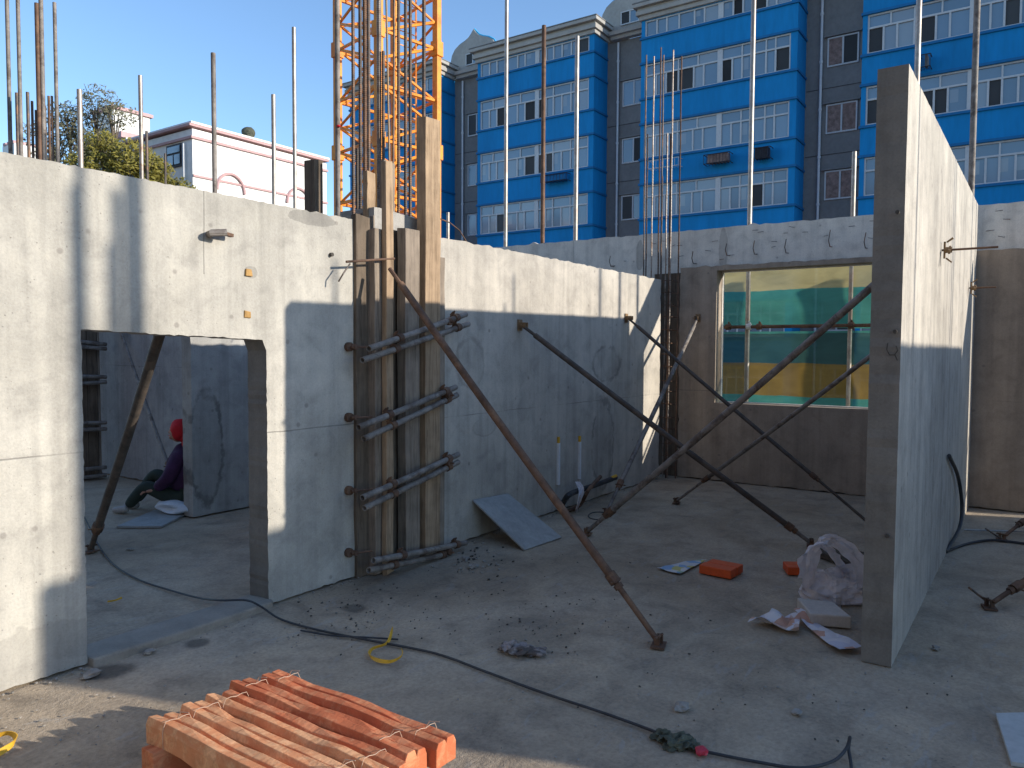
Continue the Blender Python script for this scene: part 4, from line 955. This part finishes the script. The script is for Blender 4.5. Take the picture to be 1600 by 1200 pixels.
# ------------------------------------------------------------------ SMALL THINGS ON THE FLOOR
def floorpath(pts, z=.016): return [PZ(x, y, z) for x, y in pts]
def smoothpath(P, n=8):
    out = []
    for i in range(len(P) - 1):
        p0, p1, p2, p3 = P[max(i - 1, 0)], P[i], P[i + 1], P[min(i + 2, len(P) - 1)]
        for k in range(n):
            t = k / n; out.append(.5 * ((2 * p1) + (-p0 + p2) * t + (2 * p0 - 5 * p1 + 4 * p2 - p3) * t * t + (-p0 + 3 * p1 - 3 * p2 + p3) * t ** 3))
    out.append(P[-1]); return out
P = [PZ(x, y, z) for x, y, z in ((132, 808, .01), (150, 845, .01), (175, 880, .01), (215, 905, .01), (265, 922, .012), (310, 934, .03), (345, 938, .085), (385, 938, .09), (408, 948, .05), (440, 968, .012),
                                 (500, 985, .012), (580, 1001, .012), (680, 1021, .012), (760, 1050, .012), (850, 1083, .012), (940, 1113, .012), (1020, 1142, .012), (1080, 1168, .012), (1110, 1176, .012), (1180, 1190, .012), (1250, 1200, .012), (1300, 1190, .02), (1322, 1170, .04), (1328, 1152, .08), (1326, 1170, .03), (1330, 1200, .012), (1325, 1240, .012))]
o = MB().tube(smoothpath(P), .007, 8).build('power_cable', 'cable', smooth=True); tag(o, 'long black cable snaking from the doorway across the floor to the lower right', 'cable')
o = MB().tube(smoothpath(floorpath([(470, 985), (520, 993), (575, 996), (622, 999)], .012)), .006, 6).build('thin_cable', 'cable', smooth=True); tag(o, 'thin second cable end lying by the yellow strap', 'cable')
# rag and plug on the cable
mb = MB()
for (px, py, s) in ((1035, 1150, .045), (1052, 1158, .06), (1070, 1160, .05), (1085, 1166, .035)):
    q = PZ(px, py, .015); mb.blob(q, (s, s * .8, s * .45), 3, .5)
o = mb.build('cloth_rag', 'rag'); tag(o, 'crumpled olive rag wrapped round the cable', 'rag')
q = PZ(1096, 1173, .02); o = MB().blob(q, (.03, .028, .02), 2, .2).build('plug', 'pinkrag'); tag(o, 'small red plug on the cable beside the olive rag', 'plug')
# yellow straps
def strap(pts, wd, label, mat='yellow'):
    P = smoothpath([PZ(x, y, z) for x, y, z in pts], 6); vs = []; n = len(P)
    for i, p_ in enumerate(P):
        t = (P[min(i + 1, n - 1)] - P[max(i - 1, 0)]).normalized(); s_ = t.cross(Vector((0, 0, 1))).normalized()
        up = Vector((0, 0, 1)) * .75 + s_ * .4 * math.sin(i * .35)
        vs += [p_ + up * wd * .5, p_ - up * wd * .5 * .6, p_ - up * wd * .3 + s_ * .004, p_ + up * wd * .5 + s_ * .004]
    fs = [(i * 4 + k, i * 4 + (k + 1) % 4, i * 4 + 4 + (k + 1) % 4, i * 4 + 4 + k) for i in range(n - 1) for k in range(4)]
    o = MB().add(vs, fs).build('plastic_strap', mat, smooth=True); tag(o, label, 'strap', 'yellow plastic straps'); return o
strap([(614, 982, .05), (609, 1000, .02), (600, 1008, .015), (583, 1014, .012), (578, 1024, .012), (590, 1032, .015), (610, 1034, .02), (626, 1026, .03), (628, 1016, .04)], .03, 'yellow strap loop lying on the cable behind the timber')
strap([(-10, 1152, .02), (12, 1146, .03), (24, 1152, .03), (20, 1164, .02), (-8, 1182, .015)], .04, 'pale yellow strap cut off by the lower left picture edge')
# glove like scrap
mb = MB(); q = PZ(815, 1015, .02); 
mb.blob(q, (.09, .05, .025), 3, .4).blob(PZ(795, 1012, .025), (.05, .04, .03), 3, .5).blob(PZ(840, 1018, .015), (.06, .035, .015), 3, .3)
for k in range(4):
    a = PZ(836 + k * 3, 1014 + k * 3, .02); mb.tube([PZ(820, 1014 + k * 2, .02), a, PZ(850 + k, 1013 + k * 3, .012)], [.012, .011, .008], 7)
o = mb.build('work_glove', 'leather'); tag(o, 'dirty grey work glove lying on the floor among crumbs', 'glove')
# leaning board
A_, B2 = PY(739, 781, YA - .02), PY(794, 771, YA - .02); C_, D_ = PZ(878, 839, .01), PZ(820, 859, .01)
nrm = (B2 - A_).cross(D_ - A_).normalized() * .014
vs = [A_, B2, C_, D_]; 
o = MB().add(vs + [v + nrm for v in vs], [(0, 1, 2, 3), (7, 6, 5, 4), (0, 4, 5, 1), (1, 5, 6, 2), (2, 6, 7, 3), (3, 7, 4, 0)]).build('leaning_board', 'board'); tag(o, 'grey cement board leaning low against the middle wall', 'board')
# board at the right edge
pts = [PZ(1556, 1114, .02), PZ(1640, 1112, .02), PZ(1650, 1200, .02), PZ(1580, 1190, .02)]
o = MB().add([p_ - Vector((0, 0, .018)) for p_ in pts] + pts, [(3, 2, 1, 0), (4, 5, 6, 7), (0, 1, 5, 4), (1, 2, 6, 5), (2, 3, 7, 6), (3, 0, 4, 7)]).build('board_offcut', 'plyboard'); tag(o, 'pale board offcut lying at the lower right picture edge', 'board')
# dark plank behind the bag
pts = [PZ(1262, 856, .05), PZ(1290, 851, .05), PZ(1400, 872, .05), PZ(1400, 905, .05)]
o = MB().add([p_ - Vector((0, 0, .045)) for p_ in pts] + pts, [(3, 2, 1, 0), (4, 5, 6, 7), (0, 1, 5, 4), (1, 2, 6, 5), (2, 3, 7, 6), (3, 0, 4, 7)]).build('dark_plank', 'wood_plank'); tag(o, 'dark plank lying behind the plastic bag against the free panel', 'plank')
# orange boxes
def obx(px0, py0, px1, py1, depth, h_, label, two=True):
    a = PZ(px0, py0); c = PZ(px1, py1); u_ = (c - a).normalized(); n_ = Vector((-u_.y, u_.x, 0)); L = (c - a).length
    if n_.dot(fw) < 0: n_ = -n_
    rt = empty('plastic_box', a, label, 'box', 'orange red plastic boxes on the floor')
    def bx(o0, l0, d0, dd, z0, z1, nm):
        p_ = a + u_ * l0 + n_ * d0; q_ = a + u_ * o0 + n_ * d0
        P4 = [q_, p_, p_ + n_ * dd, q_ + n_ * dd]
        return MB().add([v + Vector((0, 0, z0)) for v in P4] + [v + Vector((0, 0, z1)) for v in P4], [(3, 2, 1, 0), (4, 5, 6, 7), (0, 1, 5, 4), (1, 2, 6, 5), (2, 3, 7, 6), (3, 0, 4, 7)]).build(nm, 'orange_plastic', rt, bevel=.006)
    bx(0, L, 0, depth * .47, 0.002, h_, 'body'); bx(.005, L, depth * .53, depth * .47, 0.002, h_ * .97, 'body'); bx(.01, L - .01, depth * .1, depth * .8, .004, h_ * .85, 'web')
obx(1092, 896, 1142, 906, .24, .07, 'orange red plastic box with a central groove beside the leaflet'); obx(1231, 899, 1262, 900, .18, .065, 'smaller orange red box mostly hidden by the plastic bag')
def sheet(corners, z, mat, label, amp=.02, n=14, name='paper_sheet', cat='paper', fr=9):
    P4 = [PZ(x, y, z) for x, y in corners]; vs = []
    for j in range(n + 1):
        for i in range(n + 1):
            u_, v_ = i / n, j / n; p_ = P4[0].lerp(P4[1], u_).lerp(P4[3].lerp(P4[2], u_), v_)
            vs.append(p_ + Vector((0, 0, abs(mnoise.noise(p_ * fr)) * amp * 2)))
    fs = [(j * (n + 1) + i, j * (n + 1) + i + 1, (j + 1) * (n + 1) + i + 1, (j + 1) * (n + 1) + i) for j in range(n) for i in range(n)]
    mb = MB().add(vs, fs); N0 = len(vs); mb.add([v - Vector((0, 0, .002)) for v in vs], [tuple(reversed(f)) for f in fs])
    o = mb.build(name, mat, fix=False); tag(o, label, cat); return o
sheet([(1026, 888), (1072, 877), (1104, 875), (1062, 897)], .012, 'leaflet', 'colourful printed leaflet beside the orange box', .006)
sheet([(1168, 972), (1206, 962), (1250, 968), (1248, 990)], .02, 'news', 'crumpled reddish paper in front of the foam block', .05, 11, fr=8)
sheet([(1240, 962), (1262, 966), (1346, 1012), (1312, 1020)], .02, 'news', 'torn white printed paper strip running to the panel foot', .035, 9, fr=6)
# foam block
pts = [PZ(1247, 977, 0), PZ(1318, 983, 0), PZ(1330, 968, 0), PZ(1262, 962, 0)]
cA = PZ(1268, 979, 0); cB = PZ(1330, 984, 0); ux = (cB - cA).normalized(); ny = Vector((-ux.y, ux.x, 0)); ny = ny if ny.dot(fw) > 0 else -ny; Lx = (cB - cA).length
bp = [cA, cB, cB + ny * .26 - ux * .06, cA + ny * .30 - ux * .05]
o = MB().add([v + Vector((0, 0, .004)) for v in bp] + [bp[0] + Vector((-.01, .01, .085)), bp[1] + Vector((0, 0, .085)), bp[2] + Vector((0, 0, .09)), bp[3] + Vector((0, 0, .09))],
             [(3, 2, 1, 0), (4, 5, 6, 7), (0, 1, 5, 4), (1, 2, 6, 5), (2, 3, 7, 6), (3, 0, 4, 7)]).build('foam_block', 'foam', bevel=.01); tag(o, 'beige foam block lying in front of the plastic bag', 'block')
# plastic bag
bq = PZ(1303, 938, 0); Rh = R0.copy(); Fh = Vector((math.cos(YAW), math.sin(YAW), 0)); sc = (bq - CAM).dot(Fh) / 1200
bg = empty('plastic_bag', bq, 'white crumpled carrier bag with upright handles beside the free panel', 'bag')
def B(px, py, dep): return bq + Rh * ((px - 1303) * sc) + Fh * dep + Vector((0, 0, max(.004, (950 - py) * sc)))
nl, nr_ = 26, 44; vs = []
prof = [(0, .0, .75), (.08, .015, .97), (.2, .05, 1.05), (.4, .10, 1.0), (.6, .14, .9), (.8, .175, .8), (1, .20, .78)]
for j in range(nl + 1):
    t = j / nl
    for k in range(len(prof) - 1):
        if prof[k][0] <= t <= prof[k + 1][0]:
            s_ = (t - prof[k][0]) / (prof[k + 1][0] - prof[k][0]); z_ = prof[k][1] * (1 - s_) + prof[k + 1][1] * s_; rr = prof[k][2] * (1 - s_) + prof[k + 1][2] * s_; break
    for i in range(nr_):
        an = 2 * math.pi * i / nr_; cr_ = 1 + .10 * math.sin(an * 7 + 3 * t) * (t + .2) + .26 * mnoise.noise(Vector((math.cos(an) * 1.6, math.sin(an) * 1.6, t * 2.2))) - .34 * abs(mnoise.noise(Vector((math.cos(an) * 3.2, math.sin(an) * 3.2, t * 3 + 4)))) + .14 * abs(mnoise.noise(Vector((math.cos(an) * 8, math.sin(an) * 8, t * 8))))+.06
        vs.append(bq + Rh * (math.cos(an) * .205 * rr * cr_ - .0 + .01) + Fh * (math.sin(an) * .15 * rr * cr_) + Vector((0, 0, z_ * (1 + .18 * math.sin(an * 2 + .5) * t) + .004)))
fs = [(j * nr_ + i, j * nr_ + (i + 1) % nr_, (j + 1) * nr_ + (i + 1) % nr_, (j + 1) * nr_ + i) for j in range(nl) for i in range(nr_)] + [tuple(range(nr_))[::-1]]
MB().add(vs, fs).build('body', 'bag', bg, smooth=False, fix=False)
def ribbon(P, ws, mat, name, parent, axis):
    P = smoothpath(P, 7); n = len(P); vs = []; m = 7
    for i, p_ in enumerate(P):
        t = i / (n - 1) * (len(ws) - 1); k = min(int(t), len(ws) - 2); w_ = ws[k] + (ws[k + 1] - ws[k]) * (t - k)
        tn = (P[min(i + 1, n - 1)] - P[max(i - 1, 0)]).normalized(); s_ = (axis - tn * axis.dot(tn)).normalized(); nn_ = tn.cross(s_)
        for q_ in range(m): e = q_ / (m - 1) - .5; vs.append(p_ + s_ * e * w_ + nn_ * (.010 * math.sin(q_ * 2.4 + i * .22) + .03 * mnoise.noise(p_ * 14 + s_ * q_)))
    fs = [(i * m + q_, i * m + q_ + 1, (i + 1) * m + q_ + 1, (i + 1) * m + q_) for i in range(n - 1) for q_ in range(m - 1)]
    return MB().add(vs, fs).build(name, mat, parent, smooth=True)
ribbon([B(1255, 925, -.08), B(1257, 888, -.10), B(1268, 860, -.08), B(1288, 850, -.06), B(1314, 864, -.06), B(1336, 892, -.09), B(1340, 930, -.1)], [.16, .12, .10, .08, .11, .13, .18], 'bag', 'handle', bg, (Rh * .8 + Fh * .4 + Vector((0, 0, .5))).normalized())
ribbon([B(1262, 920, .1), B(1266, 880, .10), B(1288, 866, .08), B(1312, 884, .09), B(1326, 920, .1)], [.14, .08, .06, .08, .14], 'bag', 'handle', bg, (Rh * .7 + Fh * .6 + Vector((0, 0, .4))).normalized())
ribbon([B(1300, 952, -.15), B(1275, 945, -.16), B(1254, 935, -.14), B(1240, 925, -.10)], [.12, .14, .11, .05], 'bag', 'loose_flap', bg, Vector((0, 0, 1)))
# white conduits in the middle wall
for (px, t_, b_2, wd) in ((871, 692, 757, 'left'), (904, 690, 748, 'right')):
    a = PY(px, t_, YA); c = PY(px, b_2, YA); rt = empty('conduit', (a.x, YA, c.z), '%s of two white conduits with yellow tips in the middle wall' % wd, 'conduit', 'white conduits in the middle wall')
    MB().tube([(a.x, YA - .012, c.z), (a.x, YA - .012, a.z)], .022, 8).build('tube', 'white_pipe', rt, smooth=True)
    MB().tube([(a.x, YA - .014, a.z), (a.x, YA - .014, a.z + .065)], .016, 8).build('tip', 'yellow', rt)
# hoses, stick and rag by the conduits
o = MB().tube(smoothpath([PZ(878, 790, .02), PY(886, 776, YA - .25), PY(900, 768, YA - .2), PY(930, 758, YA - .15), PY(962, 746, YA - .12)]), .03, 8).build('hose', 'cable', smooth=True); tag(o, 'dark hose lying along the foot of the middle wall', 'hose', 'hoses at the foot of the middle wall')
o = MB().tube(smoothpath([PZ(880, 800, .02), PZ(905, 790, .05), PY(920, 765, YA - .3), PY(938, 745, YA - .2)]), .022, 8).build('hose', 'rust_pipe', smooth=True); tag(o, 'rusty brown hose leaning over the dark hose', 'hose', 'hoses at the foot of the middle wall')
a = PY(955, 747, YA - .13); o = MB().tube([a, a + Vector((.12, 0, .01))], .02, 8).build('hose_end', 'yellow'); tag(o, 'yellow tip lying beside the hoses', 'tip')
ro = ribbon([PY(902, 752, YA - .17), PY(908, 765, YA - .26), PY(906, 780, YA - .28), PZ(900, 800, .01)], [.05, .06, .04, .02], 'bag', 'cloth_strip', None, RT); tag(ro, 'white cloth strip hanging over the hoses', 'cloth')
loop = [PZ(905 + 22 * math.cos(t), 808 + 8 * math.sin(t), .012) for t in np.linspace(0, 5.2, 14)]
# wire loop on floor near prop foot
o = MB().tube([PZ(935 + 16 * math.cos(t), 806 + 6 * math.sin(t), .02) for t in np.linspace(0, 5.6, 16)], .006, 5).build('wire_loop', 'cable'); tag(o, 'small wire loop on the floor at the crossing prop feet', 'wire')
# cable on right side of panel
o = MB().tube(smoothpath([PY(1483, 712, YD - .02), PY(1497, 745, YD - .03), PY(1503, 790, YD - .05), PY(1499, 825, YD - .05), PZ(1478, 862, .02)]), .016, 8).build('hose', 'cable', smooth=True); tag(o, 'dark hose leaning on the shaded foot of the free panel', 'hose')
o = MB().tube(smoothpath(floorpath([(1478, 862), (1510, 850), (1545, 844), (1575, 846), (1620, 852)], .014)), .012, 8).build('hose', 'cable', smooth=True); tag(o, 'dark hose curving over the floor at the right edge', 'hose')
o = MB().tube([PZ(1506, 828, .02), PZ(1640, 832, .02)], .009, 6).build('sunlight_strip', 'galv'); tag(o, 'thin pale rod standing in for the sunlit line on the floor beyond the free panel', 'rod')  # pale rod drawn in place of a strip of sunlight on the floor
# stones and chips
q = PZ(268, 893 - 15, .0)
for i, (px, py, s, lab) in enumerate(((203, 858, .03, 'small stone on the floor inside the doorway'), (740, 884, .05, 'flat pale chip near the foot of the formwork column'), (728, 872, .03, 'small chip behind the flat pale one'), (1066, 1104, .045, 'pale splinter lying alone on the open floor'),
                                      (1246, 1113, .03, 'pale chip left of the loose cable end'), (233, 1018, .035, 'beige stone just in front of the threshold'), (143, 1052, .05, 'stone in the hollow at the wall foot'), (1462, 1012, .03, 'small pale chip right of the panel foot'))):
    q = PZ(px, py, s * .3); o = MB().blob(q, (s, s * .7, s * .35), 2, .4).build('stone_chip', 'chips'); tag(o, lab, 'stone', 'loose chips on the floor')
q = PZ(180, 938, .01); o = strap([(168, 940, .01), (180, 938, .012), (190, 934, .01)], .02, 'small yellow strap piece on the doorway floor')
cr1, cr2 = MB(), MB(); rnd = random.Random(5)
def crumbs(mb, n, cx, cy, sx, sy, s0, s1):
    for _ in range(n):
        x = rnd.gauss(cx, sx); y = rnd.gauss(cy, sy)
        if y < 640 or y > 1190: continue
        p_ = PZ(x, y); s_ = rnd.uniform(s0, s1)
        if not (-2 < p_.x < 9.7 and -3 < p_.y < YA - .05): continue
        random.seed(rnd.random()); mb.blob((p_.x, p_.y, s_ * .35), (s_, s_ * rnd.uniform(.5, 1), s_ * .6), 1, .4)
crumbs(cr1, 45, 830, 985, 60, 22, .003, .010); crumbs(cr1, 40, 690, 940, 90, 25, .003, .009); crumbs(cr1, 35, 900, 930, 120, 40, .003, .009); crumbs(cr1, 45, 1150, 1080, 250, 60, .003, .009)
crumbs(cr1, 60, 560, 950, 60, 30, .003, .010); crumbs(cr1, 40, 740, 875, 30, 12, .005, .016)
crumbs(cr2, 30, 740, 878, 30, 12, .006, .02); crumbs(cr2, 80, 450, 975, 80, 25, .003, .009); crumbs(cr2, 90, 1000, 1080, 300, 80, .003, .01); crumbs(cr2, 40, 120, 1120, 80, 40, .003, .009)
for _ in range(200):
    x = rnd.uniform(1.6, 9.6); y = YA - abs(rnd.gauss(0, .05)) - .01; s_ = rnd.uniform(.003, .011)
    if dl < x < dr: continue
    cr2.blob((x, y, s_ * .4), (s_, s_, s_ * .6), 1, .4)
o = cr1.build('dark_crumbs', 'black'); tag(o, 'dark mud crumbs scattered over the slab', 'debris', kind='stuff')
o = cr2.build('mortar_crumbs', 'chips'); tag(o, 'pale mortar crumbs scattered over the slab and along the wall foot', 'debris', kind='stuff')

# ------------------------------------------------------------------ BACK ROOM: clamped column, board, person
bc = empty('column_formwork', (5.0, 10.5, 0), 'dark clamped timber column at the left inside the back room', 'formwork')
for (x0p, x1p, mt) in ((122, 136, 'wood_dark'), (137, 152, 'wood_dark'), (153, 157, 'wood_grey')):
    a = PY(x0p, 600, 10.3); c = PY(x1p, 600, 10.3); MB().box((a.x, 10.3, 0), (c.x, 10.42, 2.65), .004).build('plank', mt, bc)
for (pa, pb) in ((533, 538), (541, 545), (588, 589), (600, 597), (662, 660), (672, 670), (735, 730), (748, 742)):
    MB().tube([PY(118, pa, 10.2), PY(166, pb, 10.2)], .026, 8, hollow=True).build('waler_pipe', 'grey_pipe', bc, smooth=True)
pts = [PZ(182, 822, .02), PZ(252, 822, .02), PZ(295, 800, .02), PZ(240, 797, .02)]
o = MB().add([p_ - Vector((0, 0, .018)) for p_ in pts] + pts, [(3, 2, 1, 0), (4, 5, 6, 7), (0, 1, 5, 4), (1, 2, 6, 5), (2, 3, 7, 6), (3, 0, 4, 7)]).build('flat_board', 'board'); tag(o, 'grey board lying flat under the white sack in the back room', 'board')

Ld = Vector((-math.sin(YAW), math.cos(YAW), 0))       # picture left
Fd = Vector((math.cos(YAW), math.sin(YAW), 0))        # away from the camera
pb = PZ(282, 806, 0) + Fd * .2
def W(l, f_, z): return pb + Ld * l + Fd * f_ + Vector((0, 0, z))
def skin(name, verts, edges, radii, mat, parent, root=0, sub=2):
    org = ORG[parent.name]; me = bpy.data.meshes.new(name); me.from_pydata([tuple(Vector(v) - org) for v in verts], edges, []); me.materials.append(M[mat])
    o = bpy.data.objects.new(name, me); COL.objects.link(o); o.parent = parent
    md = o.modifiers.new('skin', 'SKIN'); md.use_smooth_shade = True
    for i, r_ in enumerate(radii):
        sv = me.skin_vertices[0].data[i]; sv.radius = (r_, r_) if not isinstance(r_, tuple) else r_; sv.use_root = (i == root)
    s_ = o.modifiers.new('sub', 'SUBSURF'); s_.levels = sub; s_.render_levels = sub
    ORG[o.name] = org.copy(); return o
pe = empty('person', pb, 'person in a red headscarf and dark purple coat sitting in the back room', 'person')
# continuous body in the coat: pelvis, torso, neck, arms
V = [W(.0, 0, .20), W(.0, 0, .40), W(.03, 0, .58), W(.05, 0, .66), W(.07, 0, .74),
     W(.04, .15, .60), W(.14, .20, .42), W(.30, .14, .30),
     W(.04, -.15, .60), W(.10, -.21, .40), W(.27, -.17, .27)]
E_ = [(0, 1), (1, 2), (2, 3), (3, 4), (2, 5), (5, 6), (6, 7), (2, 8), (8, 9), (9, 10)]
skin('coat', V, E_, [.22, .215, .19, .10, .055, .095, .08, .055, .095, .08, .055], 'purple', pe)
V = [W(.02, 0, .17), W(.08, .11, .17), W(.42, .14, .40), W(.62, .13, .08), W(.06, -.10, .15), W(.40, -.12, .30), W(.60, -.10, .07)]
skin('trousers', V, [(0, 1), (1, 2), (2, 3), (0, 4), (4, 5), (5, 6)], [.14, .10, .075, .055, .10, .075, .055], 'green_cloth', pe)
for f_, z_ in ((.13, .045), (-.10, .045)):
    skin('shoe', [W(.58, f_, .05), W(.66, f_, .04), W(.76, f_, .035)], [(0, 1), (1, 2)], [.045, .045, .03], 'shoe', pe)
hd = MB().blob(W(.10, 0, .86), (.085, .085, .115), 3, .0)
hd.v = [v for v in hd.v]
hd.blob(W(.185, 0, .85), (.018, .018, .02), 2, 0); hd.blob(W(.165, 0, .80), (.03, .035, .03), 2, 0)
head = hd.build('head', 'skin', pe, smooth=True)
MB().blob(W(.170, -.03, .875), (.012, .012, .008), 1, 0).blob(W(.170, .03, .875), (.012, .012, .008), 1, 0).build('eye', 'hair', head)
MB().blob(W(.19, 0, .815), (.012, .02, .006), 1, 0).build('mouth', 'red', head)
sv = MB().blob(W(.075, 0, .875), (.105, .105, .12), 3, .04).blob(W(.03, 0, .80), (.07, .08, .07), 3, .1); sv.blob(W(.0, -.03, .73), (.05, .05, .06), 2, .2)
sv.build('headscarf', 'red', pe, smooth=True)
for sgn, base in ((1, W(.31, .14, .295)), (-1, W(.28, -.17, .265))):
    skin('hand', [base, base + Ld * .05 + Vector((0, 0, -.01)), base + Ld * .09 + Vector((0, 0, -.02))], [(0, 1), (1, 2)], [.026, (.036, .02), (.034, .016)], 'skin', pe, sub=1)
    for k in range(4):
        s0 = base + Ld * .085 + Fd * (k - 1.5) * .018 + Vector((0, 0, -.02)); l_ = (.03, .038, .036, .028)[k]
        MB().tube([s0, s0 + Ld * l_ + Vector((0, 0, -.008)), s0 + Ld * (l_ * 1.5) + Vector((0, 0, -.03))], [.009, .0085, .007], 7).build('finger', 'skin', pe, smooth=True)
    s0 = base + Ld * .03 - Fd * .03 * sgn; MB().tube([s0, s0 + Ld * .03 - Fd * .02 * sgn + Vector((0, 0, -.01)), s0 + Ld * .055 - Fd * .02 * sgn + Vector((0, 0, -.02))], [.011, .010, .008], 7).build('thumb', 'skin', pe, smooth=True)
mb = MB().blob(W(.03, 0, .085), (.27, .24, .10), 4, .16); mb.v = [Vector((v.x, v.y, max(.022, v.z))) for v in mb.v]
o = mb.build('woven_sack', 'sack', smooth=True); tag(o, 'white woven sack used as a seat in the back room', 'sack')
